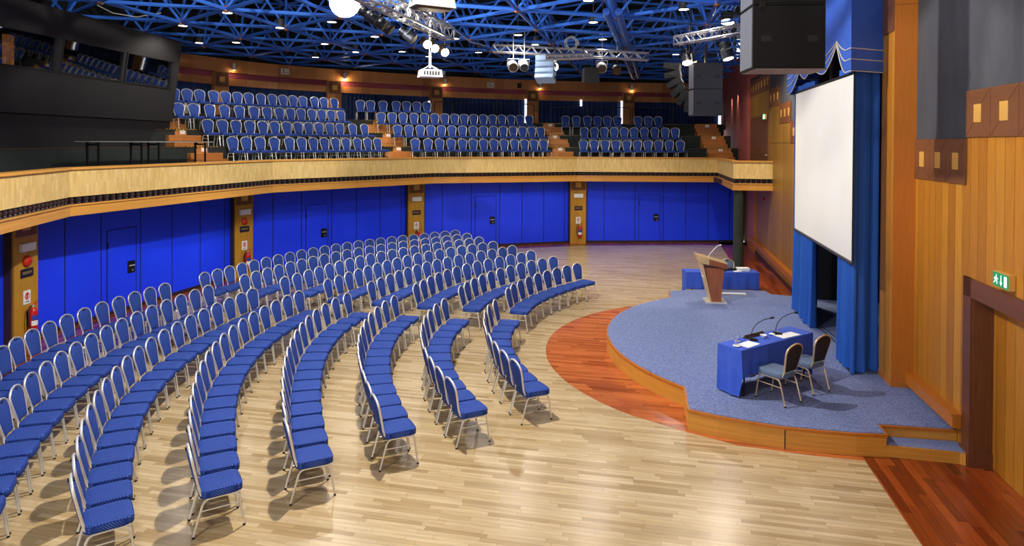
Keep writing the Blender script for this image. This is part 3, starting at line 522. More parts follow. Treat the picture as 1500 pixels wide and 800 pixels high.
def on_curve(px):
    r0 = (px-750)/F
    for (x, y), (x2, y2) in zip(KC, KC[1:]):
        f0, f1 = x-r0*y, x2-r0*y2
        if f0 <= 0 <= f1:
            t_ = f0/(f0-f1); return Vector((x+(x2-x)*t_, y+(y2-y)*t_, 0)), math.atan2(y2-y, x2-x)
for px in (323, 489, 638.5, 779.5, 920):
    p, a = on_curve(px); M = Matrix.Translation(p) @ Matrix.Rotation(a, 4, 'Z')
    b = MB(); b.box(-.33, .33, -.08, .28, 5.2, 7.12, 'frieze_wood', M); b.box(-.3, .3, -.1, -.08, 6.5, 7.08, 'motif_dark', M); b.box(-.12, .12, -.11, -.1, 6.68, 6.9, 'motif_light', M)
    struct(b, 'trim_%d' % tn, 'wooden pillar on the balcony back wall'); tn += 1
for px, z0 in ((628.5, 6.0), (770.5, 5.3), (851, 6.3), (911, 5.25), (1054, 5.25)):          # daylight between the drapes
    p, a = on_curve(px); M = Matrix.Translation(p) @ Matrix.Rotation(a, 4, 'Z')
    b = MB(); wv = .07 if z0 < 6 else .05; b.box(-wv, wv, .03, .05, z0, 6.62 if z0 < 6 else z0+.35, 'day_glow', M)
    b.build('window_%d' % (px % 97), kind='structure', smooth=False, label='bright slit of daylight between the drapes')
# ceiling slab
b = MB(); b.prism([(-22, -6), (-22, 44), (22, 44), (22, -6)], 11.2, 11.4, 'ceiling_black'); struct(b, 'ceiling', 'black ceiling above the blue space frame')
b = MB(); band(b, KC, .3, 1.9, 6.5, 7.6, 'ceiling_black'); band(b, KC, 1.7, 2.2, 6.5, 11.2, 'ceiling_black'); struct(b, 'wall_upper', 'dark wall above the frieze')

# ================================================================ stage
cs_ = (6.21, 13.2)
a_n = math.atan2(10.684-cs_[1], 2.826-cs_[0]); a_f = math.atan2(16.813-cs_[1], 4.036-cs_[0])
if a_n < 0: a_n += 2*PI
front = arc_pts(cs_, 4.246, a_n, a_f, 48)
# near wing: gentle arc through three points
wing = [(5.116, 8.957), (4.72, 8.985), (4.27, 9.07), (3.824, 9.177), (3.4, 9.34), (3.0, 9.54), (2.633, 9.774)]
stp = [WF(-.005, .62), (5.183, 9.263)] + wing + [tuple(front[0])] + front[1:] + [(4.215, 17.641), (5.2, 17.832), (6.811, 17.72), (6.80, 17.31), WF(-.21, 8.62), WF(-.21, 8.45), WF(2.2, 8.39), WF(2.2, 2.01), WF(.26, 2.01), WF(.26, 2.6), WF(-.005, 2.6)]
t = thing('stage', 'low carpeted stage with curved wooden front edge', 'stage', (0, 0, 0))
def inset(P, d):
    n = len(P); out = []
    area = sum(P[i][0]*P[(i+1) % n][1]-P[(i+1) % n][0]*P[i][1] for i in range(n)); sg = 1 if area > 0 else -1
    for i in range(n):
        A, B_, Cc = Vector(P[i-1]), Vector(P[i]), Vector(P[(i+1) % n]); d1 = (B_-A).normalized(); d2 = (Cc-B_).normalized()
        n1 = Vector((-d1.y, d1.x))*sg; n2 = Vector((-d2.y, d2.x))*sg; m = n1+n2; l = m.length_squared; m = m*(2/max(l, 1.)) if l > 0 else n1
        out.append((B_.x+m.x*d, B_.y+m.y*d))
    return out
b = MB(); b.prism(stp, .0, .3, 'stage_wood'); b.prism(inset(stp, -.012), .275, .315, 'pilaster_wood'); b.build('platform', t, smooth=False)
b = MB(); b.prism(inset(stp, .02), .31, .325, 'carpet'); b.build('carpet', t, smooth=False)
b = MB(); b.prism([(5.116, 8.962), (5.986, 8.773), WF(-.06, .22), WF(-.005, .6), (5.19, 9.25)], 0, .16, 'stage_wood'); b.prism([(5.14, 8.985), (5.97, 8.80), WF(-.07, .24), WF(-.015, .6), (5.19, 9.25)], .155, .165, 'carpet'); b.build('side_step', t, smooth=False)
b = MB(); b.box(-.006, .006, -.006, .01, 0, .3, 'black', Matrix.Translation((3.824, 9.177, 0))); b.build('panel_joint', t, smooth=False)
# ================================================================ chairs
def seat_mesh(m):
    q = MB(); R = []
    def ring(k, z, n=28, e=5.5):
        o = []
        for i in range(n):
            a = 2*PI*i/n; c_, s_ = math.cos(a), math.sin(a)
            x = math.copysign(abs(c_)**(2/e), c_)*.206*k; y = math.copysign(abs(s_)**(2/e), s_)*.222*k+.02
            pass
            o.append((x, y, z))
        return o
    for k, z in ((.96, .388), (1, .396), (1, .43), (1, .456), (.985, .467), (.94, .475), (.6, .481)): R.append(ring(k, z))
    return q.rings(R, m)
BW = [(.505, .140), (.54, .150), (.62, .165), (.70, .181), (.76, .192), (.80, .196), (.835, .190), (.87, .168), (.897, .130), (.915, .08), (.925, .03)]
by = lambda z: -.195-.105*(z-.45)/.48
def back_mesh(m, mrear):
    q = MB()
    for sgn, mm in ((1, m), (-1, mrear)):
        R = []
        for k, d in ((1., .0), (.97, .012), (.85, .02), (.4, .026)):
            ring = [(w_*k-(.008 if k == 1 else .01), z) for z, w_ in BW]; zc = .71
            pts = [(x, zc+(z-zc)*k) for x, z in ring]+[(-x, zc+(z-zc)*k) for x, z in reversed(ring)]
            R.append([(x, by(z)+sgn*(d+.002), z-.012) for x, z in pts])
        q.rings(R, mm)
    q.box(-.035, .035, by(.905)+.012, by(.905)+.03, .888, .903, 'black'); q.box(-.035, .035, by(.905)-.03, by(.905)-.012, .888, .903, 'black')
    return q
def frame_mesh(m):
    q = MB(); L = [(-w_, by(z), z) for z, w_ in BW]; L = [(-.17, -.12, .395), (-.165, -.165, .405), (-.155, -.19, .44)] + L
    pts = L+[(0, by(.93), .93)]+[(-x, y, z) for x, y, z in reversed(L)]
    q.tube(pts, .0145, m, 6)
    for s in (-1, 1):
        q.tube([(s*.17, -.13, .395), (s*.19, 0, .39), (s*.19, .2, .388)], .011, m, 6)
        q.tube([(s*.196, -.175, .335), (s*.194, -.155, .368), (s*.192, -.12, .384), (s*.192, 0, .386), (s*.192, .14, .384), (s*.194, .18, .368), (s*.196, .197, .335)], .0125, m, 6)
    q.tube([(-.19, .2, .388), (.19, .2, .388)], .010, m, 6)
    return q
def leg_mesh(m, s, f):
    q = MB()
    q.tube([(s*.196, -.175, .337), (s*.200, -.265, .012)] if f < 0 else [(s*.196, .197, .337), (s*.200, .245, .012)], .0125, m, 6)
    q.lathe([(.0, 0), (.0155, 0), (.0155, .02), (0, .022)], 'rubber', 8, Matrix.Translation((s*.200, -.265 if f < 0 else .245, 0)))
    return q
def stretcher_mesh(m, s):
    return MB().tube([(s*.199, -.196, .27), (s*.199, .206, .27)], .008, m, 6)
def make_chair(name, label, seatm, rearm, fm):
    t = thing(name, label, 'chair')
    seat_mesh(seatm).build('seat', t, angle=60); back_mesh(seatm, rearm).build('backrest', t, angle=60); frame_mesh(fm).build('frame', t, angle=60)
    for s in (-1, 1):
        leg_mesh(fm, s, -1).build('leg', t, angle=60); leg_mesh(fm, s, 1).build('leg', t, angle=60); stretcher_mesh(fm, s).build('stretcher', t, angle=60)
    return t
proto = make_chair('banquet_chair', 'x', 'chair_blue', 'chair_blue', 'silver')
note_kids()
used = [False]
def relax(L, dmin):
    L = [list(p) for p in L]
    for _ in range(60):
        for p, q in zip(L, L[1:]):
            dx, dy = q[0]-p[0], q[1]-p[1]; l = math.hypot(dx, dy)
            if l < dmin:
                e = (dmin-l)/2/l; p[0] -= dx*e; p[1] -= dy*e; q[0] += dx*e; q[1] += dy*e
    return L
def put_chair(ax, ay, deg, z, label, group, p=None):
    """ax, ay: where the top of the backrest is; deg: the direction the chair faces"""
    f = math.radians(deg); x = ax+.30*math.cos(f); y = ay+.30*math.sin(f)
    if not used[0]: o = proto; used[0] = True
    else: o = copy_tree(proto)
    o.location = (x, y, z); o.rotation_euler = (0, 0, f-PI/2); o['label'] = label; o['group'] = group
    return o
for (nm, k), L in ROWS.items():
    n = len(L); L = relax(L, .468 if k < 4 else .455)
    for i, (x, y, d) in enumerate(L):
        if nm == 'NL':
            bl, idx = 'near', i
            if y < 5.0 or (x+.3)/max(y, .1) < -.84: continue
        else: bl, idx = 'far', n-1-i
        row = 'front row' if k == 1 else 'back row' if k == 8 else ORD[k-1]+' row'
        put_chair(x, y, d, .004 if False else 0, 'blue padded chair, %s of %s block, %s from the aisle' % (row, bl, ORD[idx]), 'blue banquet chairs on the %s side of the aisle' % bl)
# balcony chairs: where the sight line of each meets the line of its row
def row_hit(px, seg, off):
    A, B_ = Vector(TL[seg]), Vector(TL[seg+1]); d = (B_-A).normalized(); n = Vector((-d.y, d.x)); A = A+n*off; r = (px-750)/F
    t_ = (r*A.y-A.x)/(d.x-r*d.y); p = A+d*t_; return p.x, p.y, math.degrees(math.atan2(-n.y, -n.x))
OFF = [2.9, 3.95, 5.0, 6.05]; LZ = [3.46, 4.05, 4.62, 5.2]
UL = [[340, 360, 380, 401, 423, 441, 458, 474.5, 490.5, 506, 522.5, 537.5, 552], [303.5, 325, 345, 365, 384, 401.5, 419, 436, 451, 466, 482, 497, 515.5, 533],
      [261, 283, 306.5, 328, 350, 371, 390.5, 408.5, 424.5, 440, 455.8, 470.2, 484.2, 498.6], [256, 272, 291, 312, 329.5, 347, 363.6, 381.3, 398, 414, 428.4, 442.5, 459.6, 473.6, 488.6]]
for r, xs in enumerate(UL):
    for i, (x, y, d) in enumerate(relax([row_hit(px, 3, OFF[r]) for px in xs], .45)):
        put_chair(x, y, d, LZ[r]+.004, 'blue padded chair on left balcony block, %s tier from below, %s from the control booth' % (ORD[r], ORD[i]), 'blue banquet chairs on the left balcony block')
UM = [[608, 626.6, 643.6, 660.6, 677, 692.6, 708, 723, 738, 753.6, 768, 782, 795.6], [582, 598.6, 615.2, 630.6, 646.2, 661.6, 677, 692.6, 708, 722.6, 736.8, 751, 765, 778.4, 791.6],
      [558, 574.2, 590, 606, 621.4, 636.4, 651, 665.4, 679.4, 693.4, 707.4, 721, 734.6, 748, 761, 774.4], [527.6, 542.4, 560.6, 580, 595, 610, 625]]
UR = [[854.4, 870.5, 886.3, 902, 917.8, 933.3, 948.7, 964.2, 980, 996], [855.5, 870.3, 884.8, 899.4, 913.9, 928.4, 943.3, 958.7, 973.8, 988.6], [828, 843.7, 860, 874.8, 889.3, 904, 934, 948.9, 963.4]]
one = MB(); seat_mesh('chair_blue'); 
for part in (seat_mesh('chair_blue'), back_mesh('chair_blue', 'chair_blue'), frame_mesh('silver'), leg_mesh('silver', 1, 1), leg_mesh('silver', -1, 1), leg_mesh('silver', 1, -1), leg_mesh('silver', -1, -1), stretcher_mesh('silver', 1), stretcher_mesh('silver', -1)):
    one.mb(part, Matrix.Identity(4))
rest = MB()
for seg, U_ in ((4, UM), (5, UR)):
    for r, xs in enumerate(U_):
        for x, y, d in relax([row_hit(px, seg, OFF[r]) for px in xs], .45):
            f = math.radians(d)
            rest.mb(one, Matrix.Translation((x+.3*math.cos(f), y+.3*math.sin(f), LZ[r]+.004)) @ Matrix.Rotation(f-PI/2, 4, 'Z'))
rest.build('distant_banquet_chairs', kind='stuff', label='distant blue padded chairs on the middle and right balcony blocks', cat='chairs', angle=60)
# the three slate chairs of the stage
p2 = make_chair('banquet_chair', 'slate grey chair with tan frame nearer the camera at the stage table', 'chair_slate', 'chair_back_brown', 'champagne')
note_kids()
def place_feet(o, r1, r2, z):       # r1, r2: left and right rear feet
    mid = (Vector(r1)+Vector(r2))/2; d = (Vector(r2)-Vector(r1)).normalized(); f = Vector((-d.y, d.x)); a = math.atan2(f.y, f.x)
    o.location = (mid.x+f.x*.265, mid.y+f.y*.265, z); o.rotation_euler = (0, 0, a-PI/2); o['group'] = 'chairs at the stage table'
place_feet(p2, (4.065, 9.80), (4.446, 10.054), .326)
pc = copy_tree(p2); place_feet(pc, (4.723, 10.29), (5.082, 10.505), .326); pc['label'] = 'slate grey chair with tan frame at the stage table, nearer the curtain'
pc = copy_tree(p2); pc.location = (6.22, 18.78, 0); pc.rotation_euler = (0, 0, PI); pc['label'] = 'grey chair half hidden behind the far cloth-covered table'; del pc['group']

# ================================================================ stage table
SZ = .326
def cloth_table(name_t, lab_t, lab_c, loc, rz, L, D, z0, top, drop_front, drop_back, side, seed):
    """a folding table with a cloth of its own; local x along the table"""
    t = thing(name_t, lab_t, 'table', (loc[0], loc[1], z0), rz)
    q = MB(); q.box(-L/2, L/2, -D/2, D/2, top-.03, top, 'white_metal'); q.build('tabletop', t, smooth=False)
    for sx in (-1, 1):
        for sy in (-1, 1):
            q = MB(); q.tube([(sx*(L/2-.15), sy*(D/2-.06), 0), (sx*(L/2-.15), sy*(D/2-.06), top-.03)], .014, 'black_metal', 8); q.build('leg', t)
    q = MB(); q.tube([(-L/2+.15, 0, .2), (L/2-.15, 0, .2)], .01, 'silver', 6); q.build('brace', t)
    rnd = random.Random(seed); n = 120; per = []
    # outline of the cloth round the table: top ring, then hanging rings with folds
    Pm = [(-L/2-.006+(L+.012)*i/40, -D/2-.006) for i in range(40)]+[(L/2+.006, -D/2-.006+(D+.012)*i/14) for i in range(14)]+[(L/2+.006-(L+.012)*i/40, D/2+.006) for i in range(40)]+[(-L/2-.006, D/2+.006-(D+.012)*i/14) for i in range(14)]
    m_ = len(Pm); ph = [rnd.uniform(0, 6) for _ in range(4)]; R = []
    def drop(i):
        if i < 40: return drop_front
        if i < 54: return side
        if i < 94: return drop_back
        return side
    for k, t_ in enumerate((0, .04, .15, .4, .7, 1.)):
        ring = []
        for i, (x, y) in enumerate(Pm):
            nx = -1 if i >= 94 else 1 if 40 <= i < 54 else 0; ny = -1 if i < 40 else 1 if 54 <= i < 94 else 0
            a = t_*(.012+.018*(math.sin(i*.55+ph[0])+.6*math.sin(i*1.27+ph[1]))) if t_ > .05 else 0
            ring.append((x+nx*a, y+ny*a, top+.006-t_*drop(i)*(1 if t_ else 0)))
        R.append(ring)
    q = MB(); q.rings(R, 'tablecloth_blue', cap=False); q.add([(x, y, top+.006) for x, y in Pm], [tuple(range(m_))], 'tablecloth_blue')
    o = q.build('tablecloth', None, loc=(loc[0], loc[1], z0), rz=rz, label=lab_c, cat='tablecloth', angle=35)
    return t
tA = Vector((3.545, 10.149)); tB = Vector((5.138, 11.187)); d = (tB-tA).normalized(); nT = Vector((-d.y, d.x)); L_ = 1.86; D_ = .44
cT = tA+d*(L_/2)+nT*(D_/2); rzT = math.atan2(d.y, d.x)
cloth_table('folding_table', 'narrow folding table under the blue cloth at the front of the stage', 'royal blue tablecloth on the table with two microphones', cT, rzT, L_, D_, SZ, .74, .42, .70, .72, 3)
MT = Matrix.Translation((cT.x, cT.y, SZ+.75)) @ Matrix.Rotation(rzT, 4, 'Z')
def tl(x, y): return tuple(MT @ Vector((x, y, 0)))
def gooseneck(x, y, lab, rz, k=1):
    t = thing('gooseneck_microphone', lab, 'microphone', tl(x, y), rzT+rz, 'gooseneck microphones on the stage table')
    q = MB(); q.hull([(-.05, -.065, 0), (.05, -.065, 0), (.05, .065, 0), (-.05, .065, 0)], [(-.04, -.05, .03), (.04, -.05, .02), (.04, .06, .045), (-.04, .06, .045)], 'black'); q.build('base', t, smooth=False)
    q = MB(); pts = [(0, .04, .03), (0, .03, .12), (0, -.0, .20), (0, -.07, .28), (0, -.17, .335), (0, -.27, .36)]; pts = [(p[0]-.0, p[1], p[2]) for p in pts]
    q.tube(pts, .0065, 'black_metal', 8); q.build('stem', t)
    q = MB(); q.tube([(0, -.27, .36), (0, -.285, .362), (0, -.32, .368), (0, -.335, .37)], [.010, .016, .016, .010], 'black', 10); q.build('capsule', t)
gooseneck(-.32, .02, 'black gooseneck microphone on the end of the stage table nearer the lectern', 1.0)
gooseneck(.32, .02, 'black gooseneck microphone on the stage table half nearer the curtain', 1.0)
def sheet(x, y, rz, w_, h_, lab):
    q = MB(); q.box(-w_/2, w_/2, -h_/2, h_/2, 0.001, .004, 'paper', None); o = q.build('paper_sheet', None, smooth=False, loc=tl(x, y), rz=rzT+rz, label=lab, cat='paper', group='papers on the stage table')
sheet(-.58, -.08, .1, .34, .21, 'white paper sheet on the stage table end nearer the audience')
sheet(.40, -.10, -.05, .44, .2, 'white paper sheets on the curtain end of the stage table')
for x, y, lab in ((-.78, .0, 'clear water glass at the audience end of the stage table'), (-.58, .13, 'clear upturned water glass behind the papers on the stage table'), (.43, .12, 'clear stemmed glass near the curtain end of the stage table')):
    t = thing('water_glass', lab, 'glass', tl(x, y), 0, 'glasses on the stage table')
    q = MB(); q.lathe([(0, 0), (.03, 0), (.033, .003), (.038, .10), (.036, .10), (.031, .008), (0, .008)], 'clear_glass', 16); q.build('tumbler', t)
    q = MB(); q.lathe([(.0, .0), (.045, .0), (.047, .003), (0, .003)], 'paper', 16); q.build('coaster', t)
for x, y, lab in ((-.83, -.05, 'small white saucer on the audience end of the stage table'), (-.05, .03, 'white cup in the middle of the stage table'), (.22, .06, 'white saucer beside the second microphone')):
    q = MB(); q.lathe([(0, 0), (.03, 0), (.055, .012 if 'saucer' in lab else .045), (.05, .012 if 'saucer' in lab else .045), (.02, .006), (0, .006)], 'white', 16)
    q.build('saucer' if 'saucer' in lab else 'cup', None, loc=tl(x, y), label=lab, cat='crockery')
q = MB(); q.hull([(-.24, -.03, 0), (.24, -.03, 0), (.24, .03, 0), (-.24, .03, 0)], [(-.24, -.004, .05), (.24, -.004, .05), (.24, .004, .05), (-.24, .004, .05)], 'brown_metal')
q.build('name_holder', None, smooth=False, loc=tl(-.12, .16), rz=rzT, label='long brown name holder along the back edge of the stage table', cat='name holder')

# far table on the floor beyond the stage
cloth_table('folding_table', 'folding table under the blue cloth on the floor beyond the lectern', 'blue tablecloth on the far table beyond the lectern', (5.80, 18.35), -.02, 1.98, .5, 0.004, .72, .46, .5, .70, 5)
def on_far(x, y): return (5.80+x, 18.35+y, .735)
q = MB(); q.box(-.16, .16, -.1, .1, 0, .07, 'white'); q.box(-.165, .165, -.105, .105, .07, .085, 'paper'); q.build('paper_box', None, smooth=False, loc=on_far(.62, -.02), label='white box of papers on the far blue table', cat='box')
q = MB(); q.box(-.14, .14, -.05, .05, 0, .05, 'black'); q.box(-.05, .05, -.04, .04, .05, .07, 'dark_grey'); q.build('desk_receiver', None, smooth=False, loc=on_far(.33, .05), label='small black equipment box on the far blue table', cat='box')
q = MB(); q.lathe([(0, 0), (.05, 0), (.045, .04), (.02, .06), (0, .06)], 'black', 14); q.build('conference_phone', None, loc=on_far(.1, -.08), label='small round black device on the far blue table', cat='device')
q = MB(); q.box(-.1, .1, -.07, .07, 0, .012, 'paper'); q.build('notepad', None, smooth=False, loc=on_far(.43, -.14), rz=.3, label='cream notepad on the far blue table beside the box', cat='notepad')
q = MB(); q.box(-.45, .45, -.06, .06, 0, .04, 'paper'); q.build('floor_board', None, smooth=False, loc=(5.65, 17.2, SZ), rz=-.04, label='pale flat board lying on the carpet before the far table', cat='board')

# ================================================================ lectern
lc = thing('lectern', 'tapered wooden lectern with pale front and red-brown side', 'lectern', (5.06, 16.45, SZ), math.radians(-6))
# local: front (audience) faces -x ; the camera looks at the -y side
q = MB(); q.box(-.24, .26, -.26, .26, 0, .035, 'silver'); q.build('base_plate', lc, smooth=False)
zt = lambda x: 1.02-.30*(x+.36)/.66                        # slanted desk, high towards the audience
def side(x): pass
q = MB()
for y0, y1 in ((-.20, -.17), (.17, .20)):
    q.hull([(-.12, y0, .035), (.12, y0, .035), (.20, y0, .86), (-.33, y0, .98)], [(-.12, y1, .035), (.12, y1, .035), (.20, y1, .86), (-.33, y1, .98)], 'lectern_red')
q.build('side_panel', lc, smooth=False)
q = MB(); q.hull([(-.14, -.20, .035), (-.10, -.20, .035), (-.33, -.27, .98), (-.37, -.27, .98)], [(-.14, .20, .035), (-.10, .20, .035), (-.33, .27, .98), (-.37, .27, .98)], 'lectern_pale'); q.build('front_panel', lc, smooth=False)
q = MB()
q.hull([(-.40, -.29, 1.0), (.26, -.25, .86), (.27, -.25, .97), (-.46, -.30, 1.16)], [(-.40, .29, 1.0), (.26, .25, .86), (.27, .25, .97), (-.46, .30, 1.16)], 'lectern_red'); q.hull([(-.465, -.30, 1.165), (.275, -.255, .972), (.275, -.255, .985), (-.47, -.30, 1.182)], [(-.465, .30, 1.165), (.275, .255, .972), (.275, .255, .985), (-.47, .30, 1.182)], 'lectern_pale')
q.hull([(-.405, -.292, 1.0), (-.18, -.285, .952), (-.19, -.29, 1.10), (-.463, -.302, 1.165)], [(-.405, .292, 1.0), (-.18, .285, .952), (-.19, .29, 1.10), (-.463, .302, 1.165)], 'lectern_pale')
q.build('desk', lc, smooth=False)
q = MB(); q.box(-.3, .05, -.22, .22, .885, .9, 'black'); q.build('shelf', lc, smooth=False)
q = MB(); rnd = random.Random(2)
for i in range(6):
    yy = .12-.045*i; xx = -.262-.075*.0; q.box(-.292, -.284, yy-.018, yy-.006, .62, .65, 'white'); q.box(-.292, -.284, yy-.018, yy+.016, .615, .622, 'white')
q.tube([(-.302-.012*math.sin(a)*.0, .05+.045*math.cos(a), .71+.035*math.sin(a)) for a in [i*PI/8 for i in range(13)]], .007, 'white', 5)
q.build('logo', lc, smooth=False, label='white emblem and lettering')
q = MB(); q.tube([(-.16, 0, 1.08), (-.12, 0, 1.18), (-.02, 0, 1.30), (.06, 0, 1.38), (.10, 0, 1.40)], .007, 'silver', 8); q.tube([(.10, 0, 1.40), (.16, 0, 1.41)], .014, 'white_metal', 8); q.build('microphone', lc, label='thin gooseneck microphone')

# ================================================================ screen, curtains, valance
t = thing('projection_screen', 'large white projection screen hanging in front of the stage curtain', 'screen')
q = MB(); q.box(-.885, -.875, 2.40, 6.93, 2.30, 5.44, 'cream_screen', MW); q.build('fabric', t, smooth=False)
q = MB(); q.box(-.89, -.87, 2.36, 2.40, 2.27, 5.46, 'black', MW); q.box(-.89, -.87, 6.93, 6.97, 2.27, 5.46, 'black', MW); q.box(-.89, -.87, 2.36, 6.97, 5.42, 5.47, 'black', MW); q.build('border', t, smooth=False)
q = MB(); q.tube([MW @ Vector((-.88, 2.35, 2.27)), MW @ Vector((-.88, 6.98, 2.27))], .03, 'dark_grey', 10); q.build('bottom_bar', t)
def drape(path, z0, z1, amp, wl, m, foot=.06, seed=1):
    """pleated curtain along a path in the wall frame (a, b)"""
    rnd = random.Random(seed); P = [Vector(p) for p in path]; S = [0]
    for a, b_ in zip(P, P[1:]): S.append(S[-1]+(b_-a).length)
    n = int(S[-1]/.02); Ls = []
    for i in range(n+1):
        s = S[-1]*i/n; k = max(j for j in range(len(S)-1) if S[j] <= s+1e-9); u_ = (s-S[k])/(S[k+1]-S[k]); d_ = (P[k+1]-P[k]).normalized()
        Ls.append((P[k].lerp(P[k+1], u_), Vector((-d_.y, d_.x)), s))
    R = []; zs = [z0, z0+.5, z0+1.5, z0+3, z1]
    f1, f2 = rnd.uniform(0, 6), rnd.uniform(0, 6)
    for k, z in enumerate(zs):
        kk = 1+(.5 if k == 0 else .25 if k == 1 else 0); R.append([(*(p+nn*(amp*kk*(math.sin(s*2*PI/wl+f1+.15*k)+.45*math.sin(s*2*PI/wl*1.7+f2))+(foot if k == 0 else foot/2 if k == 1 else 0))), z+(0 if k else .012*math.sin(s*9))) for p, nn, s in Ls])
    b = MB(); b.rings(R, m, MW, cap=False, closed=False); return b
drape([(-.36, 2.92), (-.72, 2.66), (-.78, 2.75), (-.79, 3.62)], SZ+.02, 5.6, .04, .26, 'stage_drape', .0, 4).build('stage_curtain', None, label='blue stage curtain hanging from valance to floor beside the wooden pilaster', cat='curtain', angle=80)
drape([(-.80, 5.45), (-.80, 7.35), (-.22, 7.5)], SZ+.02, 5.6, .05, .28, 'stage_drape', .0, 9).build('stage_curtain', None, label='blue stage curtain at the far side of the stage opening, behind the screen', cat='curtain', angle=80)
# valance with swagged lower edge
t = thing('curtain_valance', 'blue boxed valance with scalloped hem and pale braid above the screen', 'valance')
VP = [(-.33, 2.74), (-.95, 2.31), (-.95, 7.6), (-.2, 7.72)]
Pv = []; 
def lower(s, seg):
    if seg == 0: return 5.47
    if seg == 2: return 5.45
    v = 2.31+s; cusps = [(3.17, 6.02), (5.08, 5.86), (6.25, 5.86)]
    if v < 2.62: return 5.47
    if v < 3.17: return 5.47+.55*((v-2.62)/.55)**1.7
    if v > 7.3: return 5.45
    if v > 6.25: return 5.45+.41*((7.3-v)/1.05)**1.7
    for (c0, z0), (c1, z1) in zip(cusps, cusps[1:]):
        if v <= c1:
            w_ = (v-c0)/(c1-c0); lo = 5.60 if c0 < 4 else 5.66; e = z0 if w_ < .5 else z1
            return lo+(e-lo)*abs(2*w_-1)**1.7
    return 5.45
R = {k: [] for k in range(3)}
for seg in range(3):
    A, B_ = Vector(VP[seg]), Vector(VP[seg+1]); L = (B_-A).length; n = max(4, int(L/.03))
    for i in range(n+(seg == 2)):
        s = L*i/n; p = A+(B_-A)*(i/n); Pv.append((p, lower(s, seg)))
b = MB(); b.rings([[(p.x, p.y, z) for p, z in Pv], [(p.x-.012, p.y, (z+9.5)/2) for p, z in Pv], [(p.x, p.y, 9.5) for p, z in Pv]], 'valance_blue', MW, cap=False, closed=False)
b.build('fabric', t)
b = MB()
for dz in (.005, .20, .38): b.tube([MW @ Vector((p.x-.012, p.y-.004, z+dz*(1-.8*min(1, max(0, (z-5.5)/.5))))) for p, z in Pv[::2]], .009, 'cream_braid', 5)
b.build('braid', t)
# second curtain tier hint of the header above
b = MB(); b.box(.0, .1, 2.7, 7.6, 5.7, 9.4, 'black', MW); struct(b, 'wall_masking', 'black masking above the stage opening')
q = MB(); q.tube([MW @ Vector((.2, 5.15, SZ)), MW @ Vector((.2, 5.15, 3.6))], .02, 'black_metal', 8); q.tube([MW @ Vector((-.25, 5.32, SZ)), MW @ Vector((-.2, 5.36, 1.7))], .035, 'white_metal', 10); q.tube([MW @ Vector((-.22, 5.20, SZ)), MW @ Vector((-.14, 5.26, 1.72))], .03, 'silver', 10)
q.build('stage_pole', None, label='thin metal poles leaning in the dark gap between the stage curtains', cat='pole')
q = MB(); q.tube([MW @ Vector(p) for p in ((-.02, 5.05, 3.8), (-.02, 5.06, 2.4), (-.06, 5.0, 2.1), (-.0, 5.1, 1.9), (-.05, 5.02, 1.6), (-.02, 5.05, 1.0), (-.02, 5.05, .4))], .015, 'cable_white', 6); q.build('pull_rope', None, label='knotted pale rope hanging in the dark curtain gap', cat='rope')
q = MB(); cl = [at_z(*p, SZ) for p in ((1196, 478), (1215, 493), (1228, 506), (1242, 522), (1238, 535), (1246, 548))]
q.tube([(x, y, SZ+.008) for x, y in cl], .008, 'black', 6); q.tube([(x+.1, y+.02, SZ+.008) for x, y in cl[:-2]], .008, 'black', 6); q.build('floor_cable', None, label='black cable trailing over the carpet to the near curtain', cat='cable')
q = MB(); cl = [at_z(*p) for p in ((1391, 640), (1396, 652), (1412, 668), (1413, 676))]; q.tube([(x-.03, y-.02, .03 if i else .3) for i, (x, y) in enumerate(cl)], .008, 'black', 6); q.build('wall_cable', None, label='black cable hanging beside the stage side step', cat='cable')

# ================================================================ exit signs
def exit_sign(M, lab, g, lit, loc, rz):
    t = thing('exit_sign', lab, 'exit sign', loc, rz); w_, h_ = .36, .165
    q = MB(); q.box(.0, .07, -w_/2, w_/2, -h_/2-.01, h_/2+.01, 'motif_light'); q.build('housing', t, smooth=False)
    q = MB(); q.box(-.004, .0, -w_/2, w_/2, -h_/2, h_/2, g); q.build('face', t, smooth=False)
    q = MB(); W_ = 'sign_white' if not lit else 'sign_lit'
    # local +y is to the left seen from the hall
    Y = lambda u: w_/2-u*w_
    def poly(pts): q.hull([(-.007, Y(u), (v-.5)*h_) for u, v in pts], [(-.004, Y(u), (v-.5)*h_) for u, v in pts], W_)
    poly([(.74, .12), (.90, .12), (.90, .88), (.74, .88)])                              # door
    q.build('doorway_symbol', t, smooth=False); q = MB()
    poly([(.52, .32), (.56, .32), (.56, .88), (.52, .88)]); poly([(.47, .38), (.61, .38), (.54, .1)])      # arrow down
    q.build('arrow', t, smooth=False); q = MB()
    poly([(.20, .78), (.235, .86), (.27, .78), (.235, .70)])                              # head
    poly([(.19, .68), (.27, .66), (.24, .42), (.16, .44)])                                # body
    poly([(.24, .44), (.31, .36), (.30, .14), (.265, .14), (.265, .33), (.18, .42)])      # front leg
    poly([(.17, .46), (.20, .38), (.13, .22), (.06, .18), (.06, .24), (.11, .28)])        # rear leg
    poly([(.20, .68), (.12, .62), (.08, .48), (.115, .46), (.15, .57), (.21, .60)])       # arm
    poly([(.25, .66), (.30, .56), (.36, .60), (.36, .54), (.29, .48), (.23, .60)])
    q.build('running_man', t, smooth=False)
p = MW @ Vector((-.005, -.73, 2.57)); exit_sign(None, 'green exit sign with running man above the dark-framed door', 'green_sign', False, p, -ANG) if False else None
